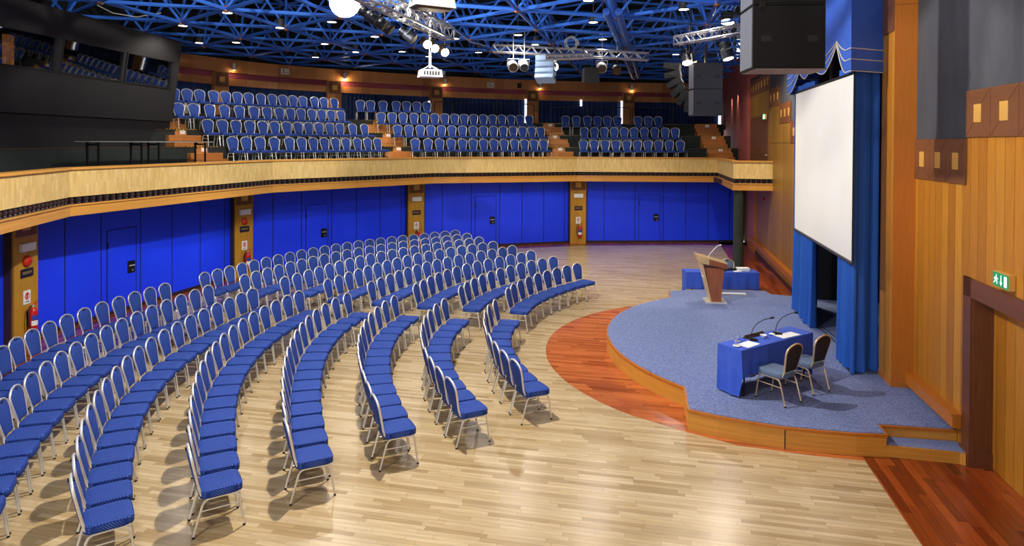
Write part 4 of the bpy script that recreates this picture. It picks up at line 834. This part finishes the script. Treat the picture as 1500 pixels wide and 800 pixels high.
# place along the sight line of the sign on the wall plane
def wall_pt(px, py, a):
    r = ray(px, py); n2 = np.array([NW[0], NW[1]]); o2 = np.array(O0)
    s = (n2 @ o2 + a)/(n2 @ r[:2]); return Vector((r[0]*s, r[1]*s, H+r[2]*s))
exit_sign(None, 'green exit sign with running man above the dark-framed door', 'green_sign', False, wall_pt(1466, 411, -.075), -ANG)
exit_sign(None, 'small lit green exit sign high on the far wood wall', 'green_lit', True, wall_pt(1119, 171, -.36), -ANG)
q = MB(); q.lathe([(0, 0), (.05, 0), (.05, .05), (0, .05)], 'red', 12, Matrix.Rotation(-PI/2, 4, 'Y')); pp_ = wall_pt(1119.5, 291, -.21); q.build('fire_call_point', None, loc=pp_, label='small round red call point on the wall under the gallery', cat='call point')
q = MB(); q.tube([(0, 0, 0), (-.05, 0, 0), (-.06, -.14, 0)], .012, 'silver', 8); q.build('handle', dg, loc=WF(-.236, 14.9)+(3.87,), rz=-ANG, label='silver lever handle')

# ================================================================ railings on the top tier
def rail(p0, p1, z, h, lab):
    a, c = Vector((*p0, z)), Vector((*p1, z)); d_ = (c-a).normalized(); q = MB(); up = Vector((0, 0, 1)); r_ = .12
    pts = [a, a+up*(h-r_), a+up*(h-.035)+d_*.035, a+up*h+d_*r_, c+up*h-d_*r_, c+up*(h-.035)-d_*.035, c+up*(h-r_), c]
    q.tube(pts, .02, 'dark_grey', 8); q.build('hoop_railing', None, label=lab, cat='railing', group='hoop railings behind the top tier')
def px_line(px, seg, off): return row_hit(px, seg, off)[:2]
for i, (s, e, seg, off) in enumerate(((636, 661, 4, 6.8), (664, 724, 4, 6.8), (728, 782, 4, 6.8), (806, 862, 5, 6.5), (866, 923, 5, 6.5), (926, 984, 5, 6.5), (986, 1040, 5, 6.5))):
    rail(px_line(s, seg, off), px_line(e, seg, off), 5.2, 1.0 if seg == 4 else .85, 'dark hoop railing on the top tier, %s counting from the control booth side' % ORD[i])

# ================================================================ tables on the balcony
def trestle(px0, px1, lab):
    p0 = Vector(row_hit(px0, 2, 1.75)[:2]); p1 = Vector(row_hit(px1, 2, 1.75)[:2]); d_ = (p1-p0); L = d_.length; rz = math.atan2(d_.y, d_.x); c_ = (p0+p1)/2
    t = thing('trestle_table', lab, 'table', (c_.x, c_.y, 3.465), rz, 'folding tables on the balcony')
    q = MB(); q.box(-L/2, L/2, -.22, .22, .745, .775, 'dark_grey'); q.box(-L/2-.005, L/2+.005, -.225, .225, .742, .756, 'silver'); q.build('tabletop', t, smooth=False)
    for sx in (-1, 1):
        x = sx*(L/2-.28)
        for sy in (-1, 1):
            q = MB(); q.box(x-.02, x+.02, sy*.17-.02, sy*.17+.02, 0, .745, 'black_metal'); q.build('leg', t, smooth=False)
        q = MB(); q.box(x-.025, x+.025, -.2, .2, .66, .70, 'black_metal'); q.tube([(x, 0, .66), (x-sx*.22, 0, .745)], .012, 'black_metal', 6); q.build('folding_brace', t, smooth=False)
trestle(121, 212, 'long dark folding table on the balcony nearer the camera'); trestle(213, 303, 'long dark folding table on the balcony nearer the stairs')

# ================================================================ control booth
BA, BB = Vector((-11.62, 12.0)), Vector((-11.45, 21.8))
bA0, bB = Vector((-11.9, 13.2)), Vector((-11.35, 21.9)); d_ = (bB-bA0).normalized(); nb = Vector((d_.y, -d_.x))          # towards the hall
L = (bB-bA0).length; rzb = math.atan2(d_.y, d_.x); MBo = Matrix.Translation((bA0.x, bA0.y, 0)) @ Matrix.Rotation(rzb, 4, 'Z')  # x along, -y towards the hall
t = thing('control_booth', 'black control booth with three slanted windows on the balcony', 'booth')
lean = lambda z: -.46*(z-4.1)/3.4
def slab(x0, x1, z0, z1, m, off=0, th=.12):
    return MB().hull([(x0, lean(z0)+off, z0), (x1, lean(z0)+off, z0), (x1, lean(z1)+off, z1), (x0, lean(z1)+off, z1)], [(x0, lean(z0)+th, z0), (x1, lean(z0)+th, z0), (x1, lean(z1)+th, z1), (x0, lean(z1)+th, z1)], m, MBo)
def bx(px):                 # sight line onto the booth face
    r = (px-750)/F; A_ = bA0+nb*.31; return (r*A_.y-A_.x)/(d_.x-r*d_.y)
zt0, zt1 = 5.93, 6.82; q = MB()
wins = [(bx(-60), bx(84)), (bx(90), bx(180)), (bx(184), bx(252))]
for M_ in (slab(-3, L, 4.9, zt0, 'booth_black'), slab(-3, L, zt1, 7.5, 'booth_black'), slab(-3, L, 4.0, 4.9, 'booth_black', .05), slab(-3, L, 4.88, 4.94, 'booth_black', -.03),
           slab(-3, wins[0][0], zt0, zt1, 'booth_black'), slab(wins[0][1], wins[1][0], zt0, zt1, 'booth_black'), slab(wins[1][1], wins[2][0], zt0, zt1, 'booth_black'), slab(wins[2][1], L, zt0, zt1, 'booth_black')): q.mb(M_, Matrix.Identity(4))
q.box(L-.05, L, .0, 2.6, 4.0, 7.5, 'booth_black', MBo); q.box(-3, L, 2.5, 2.6, 4, 7.5, 'booth_black', MBo); q.box(-3, L, -.3, 2.6, 7.45, 7.5, 'booth_black', MBo); q.box(-3, L, .12, 2.6, 5.2, 5.25, 'booth_black', MBo)
q.build('shell', t, smooth=False)
for i, (x0, x1) in enumerate(wins):
    z0, z1 = zt0, zt1; fr = MB()
    for (a0, a1, c0, c1) in ((x0, x1, z0, z0+.04), (x0, x1, z1-.04, z1), (x0, x0+.04, z0, z1), (x1-.04, x1, z0, z1)): fr.mb(slab(a0, a1, c0, c1, 'black', -.02, .05), Matrix.Identity(4))
    f_ = fr.build('window_frame', t, smooth=False)
    q = MB(); q.hull([(x0, lean(z0)+.03, z0), (x1, lean(z0)+.03, z0), (x1, lean(z1)+.03, z1), (x0, lean(z1)+.03, z1)], [(x0, lean(z0)+.04, z0), (x1, lean(z0)+.04, z0), (x1, lean(z1)+.04, z1), (x0, lean(z1)+.04, z1)], 'booth_glass', MBo); q.build('pane', f_, smooth=False)
q = MB(); xa = wins[0][0]; q.box(xa+1.0, wins[0][1]-.9, 1.6, 1.7, 5.9, 6.7, 'orange_lit', MBo); q.box(xa+.7, xa+1.0, .6, .7, 5.6, 6.9, 'orange_lit', MBo); q.box(wins[0][1]-.62, wins[0][1]-.38, .5, .6, 5.4, 6.8, 'orange_lit', MBo); q.build('lit_interior', t, smooth=False, label='warm lit interior wood panels')  # wood panels emit a faint glow in place of booth room light
q = MB(); q.box(wins[0][1]-1.5, wins[0][1]-1.1, .8, .85, 5.95, 6.35, 'screen_lit', MBo); q.build('monitor', t, smooth=False, label='small lit monitor inside the booth')
q = MB(); q.box(wins[0][0], wins[0][1]-.3, .0, .5, 5.88, 5.97, 'white', MBo); q.box(wins[2][0]+.2, wins[2][0]+.6, .1, .4, 5.9, 6.05, 'paper', MBo); q.build('desk', t, smooth=False)
# ================================================================ blue space frame of the ceiling
a_ = 3.0; org = Vector((-1.5, 22.9)); U2 = Vector((UW[0], UW[1])); N2 = Vector((NW[0], NW[1]))
ZL, ZU = 7.85, 9.95
cen2 = Vector((1.0, 18.0))
def inside(p):
    # within the ring of the frieze
    if p.y < 6: return False
    if (Vector((p.x-O0[0], p.y-O0[1])).dot(N2)) > .6: return False
    best = 1e9; 
    for (x, y), (x2, y2) in zip(KC, KC[1:]):
        A = Vector((x, y)); B_ = Vector((x2, y2)); d = (B_-A).normalized(); n = Vector((-d.y, d.x)); q = p-A; tt = max(0, min((B_-A).length, q.dot(d))); dist = (q-d*tt).length
        if dist < abs(best): best = dist if q.dot(n) > 0 else -dist
    return best < 1.5
low, upp = {}, {}
for i in range(-10, 11):
    for j in range(-12, 12):
        p = org+N2*(i*a_*.866)+U2*(j*a_+(a_/2 if i % 2 else 0))
        if inside(p): low[(i, j)] = p
        c = p+N2*(a_*.577)                                          # centroid of the triangle on the +n side
        if inside(c): upp[(i, j)] = c
b = MB()
def strut(p, z0, q, z1, r): 
    b.tube([(p.x, p.y, z0), (q.x, q.y, z1)], r, 'tube_blue', 7)
def nb_of(i, j):
    s_ = 0 if i % 2 == 0 else 1
    return [(i, j+1), (i+1, j+s_), (i+1, j-1+s_)]
for k, p in low.items():
    for m_ in nb_of(*k):
        if m_ in low: strut(p, ZL, low[m_], ZL, .055)
    b.lathe([(0, -.11), (.08, -.08), (.11, 0), (.08, .08), (0, .11)], 'node_brown', 8, Matrix.Translation((p.x, p.y, ZL)))
for k, p in upp.items():
    for m_ in nb_of(*k):
        if m_ in upp: strut(p, ZU, upp[m_], ZU, .05)
    b.lathe([(0, -.1), (.08, -.07), (.1, 0), (0, .1)], 'node_brown', 8, Matrix.Translation((p.x, p.y, ZU)))
    for lk, q in low.items():
        if (q-p).length < a_*.6: strut(q, ZL, p, ZU, .04)
struct(b, 'ceiling_frame', 'blue tubular space frame under the black ceiling', smooth=True)
# heavier twin beam towards the far wall
q = MB()
for dx in (-.16, .16):
    P0, P1 = at_y(897, -8, 17.4), at_y(931, 118, 36.0); q.tube([(P0.x+dx, P0.y, 7.7), (P1.x+dx, P1.y, 7.85)], .1, 'tube_blue', 10)
    q.tube([(P0.x+dx, P0.y, 8.7), (P1.x+dx, P1.y, 8.5)], .06, 'tube_blue', 8)
struct(q, 'ceiling_beam', 'twin blue ceiling beam', smooth=True)
# black cross bars of the roof behind the frame
q = MB()
for k in range(-8, 9):
    q.box(-26, 16, k*2.4+14, k*2.4+14.25, 10.7, 11.2, 'ceiling_black', Matrix.Translation((0, 0, 0)))
struct(q, 'ceiling_joists', 'black roof joists')

# ---------------------------------------------------------------- small can downlights
cans = [(268, 38), (333, 19), (291.6, 63), (346, 62.5), (410, 41), (486, 32.5), (549, 54), (475.6, 64.7), (521, 76.6), (462, 84), (589, 76), (667, 57), (628, 83), (759, 51.6), (701, 77), (784, 65.6), (862, 1), (869, 33), (883, 58), (1001.6, 14), (990, 80), (977.5, 114)]
proto_l = thing('downlight', 'x', 'downlight')
q = MB(); q.lathe([(.09, .26), (.10, .26), (.13, .0), (.17, -.005), (.17, .01), (.14, .02), (.11, .28), (0, .28)], 'dark_grey', 18); q.build('housing', proto_l)
q = MB(); q.lathe([(0, .012), (.13, .012), (.13, .002), (0, .002)], 'lamp_glow', 18); q.build('lens', proto_l)
q = MB(); q.tube([(0, 0, .28), (0, 0, 1.3)], .012, 'dark_grey', 6); q.build('rod', proto_l)
note_kids()
for i, (px, py) in enumerate(cans):
    dY = 3.55*F/(HOR+.006*(px-750)-py); Y = min(dY, 34.0)
    p = at_y(px, py, Y)
    o = proto_l if i == 0 else copy_tree(proto_l)
    o.location = p; o['group'] = 'small can downlights in the blue ceiling frame'
    side_ = 'from the left' if i < 15 else 'on the right of the projector'
    col = sorted(range(len(cans)), key=lambda k: cans[k][0]).index(i)
    o['label'] = 'small lit can downlight in the blue ceiling frame, %s counting from the control booth' % ORD[col]
for i in (0, 3, 5, 8, 9, 10, 12, 13, 14, 15, 17, 18, 19, 20):
    px, py = cans[i]; Y = min(3.55*F/(HOR+.006*(px-750)-py), 34.0); p = at_y(px, py, Y)
    lamp('SPOT', (p.x, p.y, p.z-.03), 260, (1, .94, .85), .12, (p.x, p.y, 0), 150, .5)
# ---------------------------------------------------------------- trusses
def truss(p0, p1, w_, lab, r=.022, mt='truss_metal', bays=None):
    a, c = Vector(p0), Vector(p1); d = c-a; L = d.length; rot = d.to_track_quat('Y', 'Z'); t = thing('lighting_truss', lab, 'truss', a, rot=rot.to_euler())
    q = MB(); 
    for sx in (-1, 1):
        for sz in (-1, 1): q.tube([(sx*w_/2, 0, sz*w_/2), (sx*w_/2, L, sz*w_/2)], r, mt, 8)
    q.build('chords', t)
    q = MB(); n = bays or int(L/w_/.9)
    for k in range(n):
        y0, y1 = L*k/n, L*(k+1)/n; s = 1 if k % 2 else -1
        for sx in (-1, 1): q.tube([(sx*w_/2, y0, -s*w_/2), (sx*w_/2, y1, s*w_/2)], r*.5, mt, 5)
        for sz in (-1, 1): q.tube([(-s*w_/2, y0, sz*w_/2), (s*w_/2, y1, sz*w_/2)], r*.5, mt, 5)
    for y in (0, L):
        q.tube([(-w_/2, y, -w_/2), (w_/2, y, -w_/2), (w_/2, y, w_/2), (-w_/2, y, w_/2)], r*.6, mt, 5, closed=True)
    q.build('lattice', t)
    q = MB()
    for y in (L*.2, L*.8): q.tube([(0, y, w_/2), (0, y, w_/2+1.2)], .012, 'black_metal', 5)
    q.build('hanger', t)
    return t
truss(at_y(505, -25, 12.0), at_y(657, 50, 17.5), .30, 'silver lighting truss running up to the hanging projector', .032)
truss(at_y(722, 71, 22.5), at_y(949, 83, 22.5), .24, 'long silver lighting truss in the middle of the ceiling', .03)
truss(at_y(991, 60, 18.5), at_y(1110, 38, 16.2), .22, 'short silver truss beside the large black loudspeaker', .026)
truss(at_y(800, 84, 21.5), at_y(868, 82, 21.5), .12, 'short ribbed bar fixed along the middle truss', .05)
# ---------------------------------------------------------------- spotlights
def spot(loc, aim, r, l, lab, body='black_metal', glow=None, group='stage spotlights on the trusses', fins=True):
    a = Vector(loc); d = (Vector(aim)-a); q_ = (-d).to_track_quat('Z', 'Y'); t = thing('stage_spotlight', lab, 'spotlight', a, rot=q_.to_euler(), group=group)   # local -z is the beam
    q = MB(); q.lathe([(r*.92, -l*.0), (r, -l*.0), (r, l*.55), (r*.8, l*.62), (r*.8, l*.95), (r*.5, l), (0, l)], body, 20)
    q.build('housing', t)
    q = MB(); q.lathe([(0, -.004), (r*.88, -.004), (r*.88, -.012), (0, -.012)], glow or 'dark_grey', 20); q.build('lens', t)
    q = MB(); q.tube([(-r-.02, 0, l*.4), (-r-.02, r*1.5, l*.4), (r+.02, r*1.5, l*.4), (r+.02, 0, l*.4)], .012, body, 6)
    inv = q_.to_matrix().inverted(); top_ = Vector((0, r*1.5, l*.4)); q.tube([top_, top_+inv @ Vector((0, 0, max(.12, 7.7-loc[2])))], .012, body, 6); q.build('yoke', t)
    if fins:
        q = MB()
        for k in range(3): q.lathe([(r*.82, l*(.68+.09*k)), (r*.95, l*(.69+.09*k)), (r*.82, l*(.70+.09*k))], body, 16)
        q.build('cooling_fins', t)
    return t
stg = (4.8, 13.5, .3)
for i, (px, py, Y, gl, nm) in enumerate(((551, 30, 13.9, None, 'dark spotlight nearest the bright ceiling lamp'), (563, 38, 14.3, None, 'dark spotlight, second along the row from the bright ceiling lamp'), (573, 45, 14.8, None, 'dark spotlight, third along the row from the bright ceiling lamp'), (606, 58, 15.8, None, 'dark spotlight just before the lit group of three'))):
    spot(at_y(px, py, Y), (stg[0], stg[1]+1, 1), .13, .42, nm, 'black_metal', None)
for px, py, nm in ((626, 65, 'lit spotlight, first of the three beside the projector pole'), (637, 71, 'lit spotlight, middle of the three beside the projector pole'), (652, 77, 'lit spotlight, last of the three beside the projector pole')):
    spot(at_y(px, py, 16.2+(px-626)*.04), (2.5, 8, 2), .115, .3, nm, 'brown_metal', 'spot_glow')
spot(at_y(505, 4, 15.0), (0, 3, 2), .34, .3, 'very bright white lamp high above the balcony seats', 'white_metal', 'cool_glow', None)
spot(at_y(811, 98, 22.2), (.5, 5, 3), .17, .36, 'bright lit spotlight beside the pale loudspeaker array', 'brown_metal', 'spot_glow')
spot(at_y(752, 99, 22.3), (2, 10, 1), .17, .4, 'pale square-bodied spotlight, first from the truss end', 'white_metal', 'brown_metal')
spot(at_y(768, 99, 22.3), (1, 14, .5), .15, .42, 'pale spotlight next to the loudspeaker array', 'white_metal', 'dark_grey')
spot(at_y(882, 101, 22.3), (3, 12, 1), .16, .34, 'pale floodlight behind the black monitor on the truss', 'white_metal', 'brown_metal')
spot(at_y(904, 104, 22.3), (5, 12, 0), .16, .3, 'dark round spotlight under the right part of the middle truss', 'black_metal', 'brown_metal')
spot(at_y(1007, 92, 18.3), (5, 15.5, 0), .15, .42, 'dark lit spotlight at the end of the short truss', 'black_metal', 'spot_glow')
spot(at_y(1067, 86, 17.0), (7.0, 15.5, 0), .145, .46, 'dark can spotlight under the short truss', 'dark_grey', 'lamp_glow')
spot(at_y(1066, 32, 19.5), (5.5, 17.5, 0), .22, .3, 'bright round downlight above the short truss', 'dark_grey', 'spot_glow', None)
# ---------------------------------------------------------------- projector on its pole
pj = at_y(630, 108, 16.5)
t = thing('ceiling_projector', 'white projector hanging on a long pole from the ceiling', 'projector', pj, .35)
q = MB(); q.hull([(-.28, -.2, -.09), (.28, -.2, -.09), (.28, .2, -.09), (-.28, .2, -.09)], [(-.25, -.19, .09), (.25, -.19, .09), (.25, .19, .09), (-.25, .19, .09)], 'white_metal'); q.build('body', t, smooth=False)
q = MB(); q.lathe([(0, 0), (.07, 0), (.07, .09), (.055, .09), (.055, .05), (0, .05)], 'dark_grey', 16, Matrix.Translation((.27, -.05, 0)) @ Matrix.Rotation(PI/2, 4, 'Y')); q.build('lens', t)
q = MB()
for k in range(6): q.box(-.2+.07*k, -.16+.07*k, -.206, -.198, -.05, .05, 'dark_grey')
q.build('vent', t, smooth=False)
q = MB(); q.tube([(0, 0, .14), (0, 0, 1.75)], .035, 'white_metal', 10)
for s in (-1, 1): q.tube([(s*.2, -.12, .09), (0, 0, .22)], .01, 'white_metal', 5); q.tube([(s*.2, .12, .09), (0, 0, .22)], .01, 'white_metal', 5)
q.build('pole', t)
# hanging grey fixture at the top edge
p = at_y(633, 3, 13.0); t = thing('hanging_floodlight', 'large grey hanging floodlight cut off by the top edge', 'floodlight', p, .5)
q = MB(); q.hull([(-.42, -.22, -.12), (.42, -.22, -.12), (.42, .22, -.12), (-.42, .22, -.12)], [(-.36, -.2, .2), (.36, -.2, .2), (.36, .2, .2), (-.36, .2, .2)], 'lamp_grey'); q.build('housing', t, smooth=False)
q = MB(); q.hull([(-.38, -.2, -.125), (.38, -.2, -.125), (.38, .2, -.125), (-.38, .2, -.125)], [(-.3, -.16, -.16), (.3, -.16, -.16), (.3, .16, -.16), (-.3, .16, -.16)], 'brown_metal'); q.build('lens_plate', t, smooth=False)
q = MB(); q.tube([(-.44, 0, 0), (-.48, 0, .3), (0, 0, .5), (.48, 0, .3), (.44, 0, 0)], .02, 'black_metal', 6); q.build('yoke', t)
# ---------------------------------------------------------------- loudspeakers
def cabinet(t, M, w_, d_, h_, m, front='grille', name='cabinet'):
    q = MB(); q.box(-w_/2, w_/2, -d_/2, d_/2, 0, h_, m, M)
    q.box(-w_/2+.04, w_/2-.04, -d_/2-.008, -d_/2, .03, h_-.03, m, M)
    c_ = q.build(name, t, smooth=False)
    g = MB(); 
    for sx in (-1, 1): g.box(sx*w_*.32-w_*.07, sx*w_*.32+w_*.07, -d_/2-.012, -d_/2-.006, h_*.42, h_*.52, 'black', M)
    g.build('grip', c_, smooth=False)
    g = MB(); g.box(-w_/2-.01, -w_/2, -d_/2+.03, d_/2-.03, .02, h_-.02, front, M); g.build('grille', c_, smooth=False)
    return c_
# big array near the camera
p = at_y(1160, 100, 9.4); w1 = .98
t = thing('loudspeaker_array', 'very large black hanging loudspeaker cabinets in front of the stage valance', 'loudspeaker', (p.x+.0, p.y, p.z), .0)
for k in range(2):
    M = Matrix.Translation((-.02, .33, k*.90)) @ Matrix.Rotation(math.radians(-4), 4, 'Z'); cabinet(t, M, w1+.02, .66, .89, 'speaker_black')
q = MB(); q.box(-.5, .5, .02, .68, -.015, 0.0, 'lit_underside', Matrix.Rotation(math.radians(-4), 4, 'Z'));  # pale sheet below the black cabinet: light from below put into its colour
for sx in (-.42, .42): q.box(sx-.04, sx+.04, .0, .04, .86, .95, 'black_metal')
q.build('rigging', t, smooth=False)
# smaller pair further away
p = at_y(1037, 169, 17.5)
t = thing('loudspeaker_array', 'pair of dark grey hanging loudspeakers below the short truss', 'loudspeaker', tuple(p), .0)
for k in range(2):
    M = Matrix.Translation((0, .25, k*.70)); cabinet(t, M, .76, .5, .69, 'speaker_grey')
q = MB(); q.box(-.03, .03, .2, .26, 1.4, 1.9, 'black_metal'); q.box(-.3, -.27, -.0, .5, 1.38, 1.45, 'black_metal'); q.build('rigging', t, smooth=False)
def line_array(base, n, w_, h_, d_, a0, da, m, lab, rz, gr='dark_grey'):
    t = thing('line_array', lab, 'loudspeaker', tuple(base), rz); M = Matrix.Identity(4)
    for k in range(n):
        q = MB(); Mk = M @ Matrix.Rotation(-math.radians(a0+da*k), 4, 'X')
        q.hull([(-w_/2, -d_/2, -h_/2), (w_/2, -d_/2, -h_/2), (w_/2, d_/2, -h_/2*.7), (-w_/2, d_/2, -h_/2*.7)], [(-w_/2, -d_/2, h_/2), (w_/2, -d_/2, h_/2), (w_/2, d_/2, h_/2*.7), (-w_/2, d_/2, h_/2*.7)], m, Mk)
        c_ = q.build('cabinet', t, smooth=False)
        g = MB(); g.box(-w_*.42, w_*.42, -d_/2-.008, -d_/2, -h_*.38, h_*.38, gr, Mk)
        for sx in (-1, 1): g.box(sx*w_*.51-.01, sx*w_*.51+.01, -d_*.1, d_*.1, -h_*.12, h_*.12, 'black', Mk)
        g.build('grille', c_, smooth=False)
        M = M @ Matrix.Translation((0, -d_/2, -h_*.51)) @ Matrix.Rotation(-math.radians(da), 4, 'X') @ Matrix.Translation((0, d_/2, -h_*.51))
    return t
line_array(at_y(800, 86, 22.0), 4, .62, .20, .4, 0, 5, 'speaker_pale', 'small pale blue line array hanging from the middle truss', math.radians(-20), 'speaker_pale')
line_array(at_y(985, 98, 18.6), 6, .55, .20, .42, -8, 9, 'speaker_black', 'curved black line array beside the dark grey loudspeaker pair', math.radians(70))
p = at_y(865, 122, 21.8); t = thing('monitor_speaker', 'dark wedge monitor hanging under the middle truss', 'loudspeaker', tuple(p), .1)
q = MB(); q.hull([(-.26, -.2, 0), (.26, -.2, 0), (.26, .2, .05), (-.26, .2, .05)], [(-.24, -.15, .5), (.24, -.15, .5), (.24, .15, .5), (-.24, .15, .5)], 'speaker_black'); q.build('cabinet', t, smooth=False)
q = MB(); q.tube([(-.1, 0, .5), (-.1, 0, .8)], .01, 'black_metal', 5); q.tube([(.1, 0, .5), (.1, 0, .8)], .01, 'black_metal', 5); q.build('rigging', t)
# cable coils on the trusses
def coil(px, py, Y, r, lab, mt='cable_white', seed=1):
    rnd = random.Random(seed); p = at_y(px, py, Y); pts = [(r*(1+.25*math.sin(i*.7))*math.cos(i*.5), .03*math.sin(i*1.1), r*(1+.2*math.cos(i*.9))*math.sin(i*.5)) for i in range(60)]
    MB().tube(pts, .011, mt, 5).build('cable_coil', None, loc=tuple(p), label=lab, cat='cable', group=None)
coil(589, 19, 14.5, .16, 'grey cable coil on the truss near the hanging floodlight', 'cable_white', 1); coil(602, 27, 15, .14, 'grey cable coil on the truss above the lit spotlights', 'cable_white', 2)
coil(837, 63, 22.3, .2, 'loose pale cable coil on top of the middle truss', 'cable_white', 3)
def cable(pts, r, mt, lab): MB().tube([at_y(*p) for p in pts], r, mt, 6).build('hanging_cable', None, label=lab, cat='cable')
cable([(128, 0, 19), (165, 19, 19), (200, 25, 19.5), (222, 21, 20), (236, 19, 20)], .012, 'cable_white', 'thin pale cable sagging above the control booth')
cable([(655, 32, 18), (668, 45, 19), (690, 62, 20), (712, 67, 21)], .012, 'cable_white', 'thin pale cable between the two silver trusses')
# lamp housing of the working light over the seats (outside the frame)
t = thing('working_light', 'large working light hanging above the seating', 'lamp', (-2.2, 10.5, 8.95))
q = MB(); q.lathe([(0, .35), (.2, .3), (.35, .1), (.36, .05)], 'white_metal', 20); q.build('shade', t)
q = MB(); q.tube([(0, 0, .3), (0, 0, 2.2)], .02, 'black_metal', 6); q.build('rod', t)

# ================================================================ small things on the frieze
def on_frieze(px, z, off=-.01):
    p, a = on_curve(px); n = Vector((math.sin(a), -math.cos(a), 0)); return (p+n*-off, a, z)
for i, (px, zz) in enumerate(((340.6, 7.36), (504, 7.36), (650.5, 7.36), (790, 7.36), (924.4, 7.36))):
    p, a, z = on_frieze(px, zz); t = thing('wall_light', 'small white cylinder wall light on the wood frieze, %s from the control booth' % ORD[i], 'wall light', (p.x, p.y, z), a, 'wall lights on the frieze')
    q = MB(); q.lathe([(0, -.14), (.07, -.14), (.07, .14), (0, .14)], 'white', 14, Matrix.Translation((0, -.1, 0))); q.build('cylinder', t)
    q = MB(); q.box(-.03, .03, -.05, 0, -.04, .04, 'white_metal'); q.build('bracket', t, smooth=False)
    nn = Vector((math.sin(a), -math.cos(a), 0)); lp = Vector((p.x, p.y, z-.2))+nn*.12; lamp('POINT', lp, 18 if i == 1 else 3, (1, .75, .4), .04)
p, a, z = on_frieze(759.5, 7.33); q = MB(); q.box(-.09, .09, -.14, 0, -.13, .13, 'black'); q.build('frieze_sensor', None, smooth=False, loc=(p.x, p.y, z), rz=a, label='small black box on the wood frieze above the middle seats', cat='sensor')
for i, (px, zz) in enumerate(((417, 7.37), (718, 7.3), (995, 7.35))):
    p, a, z = on_frieze(px, zz); t = thing('frieze_sign', 'pale pink rectangular sign on the wood frieze, %s from the control booth' % ORD[i], 'sign', (p.x, p.y, z), a, 'pale signs on the frieze')
    q = MB(); q.box(-.19, .19, -.02, 0, -.13, .13, 'white'); q.build('panel', t, smooth=False)
    q = MB(); q.box(-.16, .16, -.026, -.02, -.1, -.0, 'sign_pink'); q.box(-.12, -.04, -.028, -.02, .02, .09, 'red'); q.box(.0, .14, -.028, -.02, .04, .07, 'sign_pink'); q.build('print', t, smooth=False)
# lamp on the pink wall and the small lights that graze it
for b_, k in ((24.6, 0), (22.3, 1)):
    p = Vector((*WF(-.42, b_), 6.2)); lamp('SPOT', (p.x, p.y, 6.6), 60, (1, .85, .6), .04, (*WF(-.34, b_), 4.5), 70)
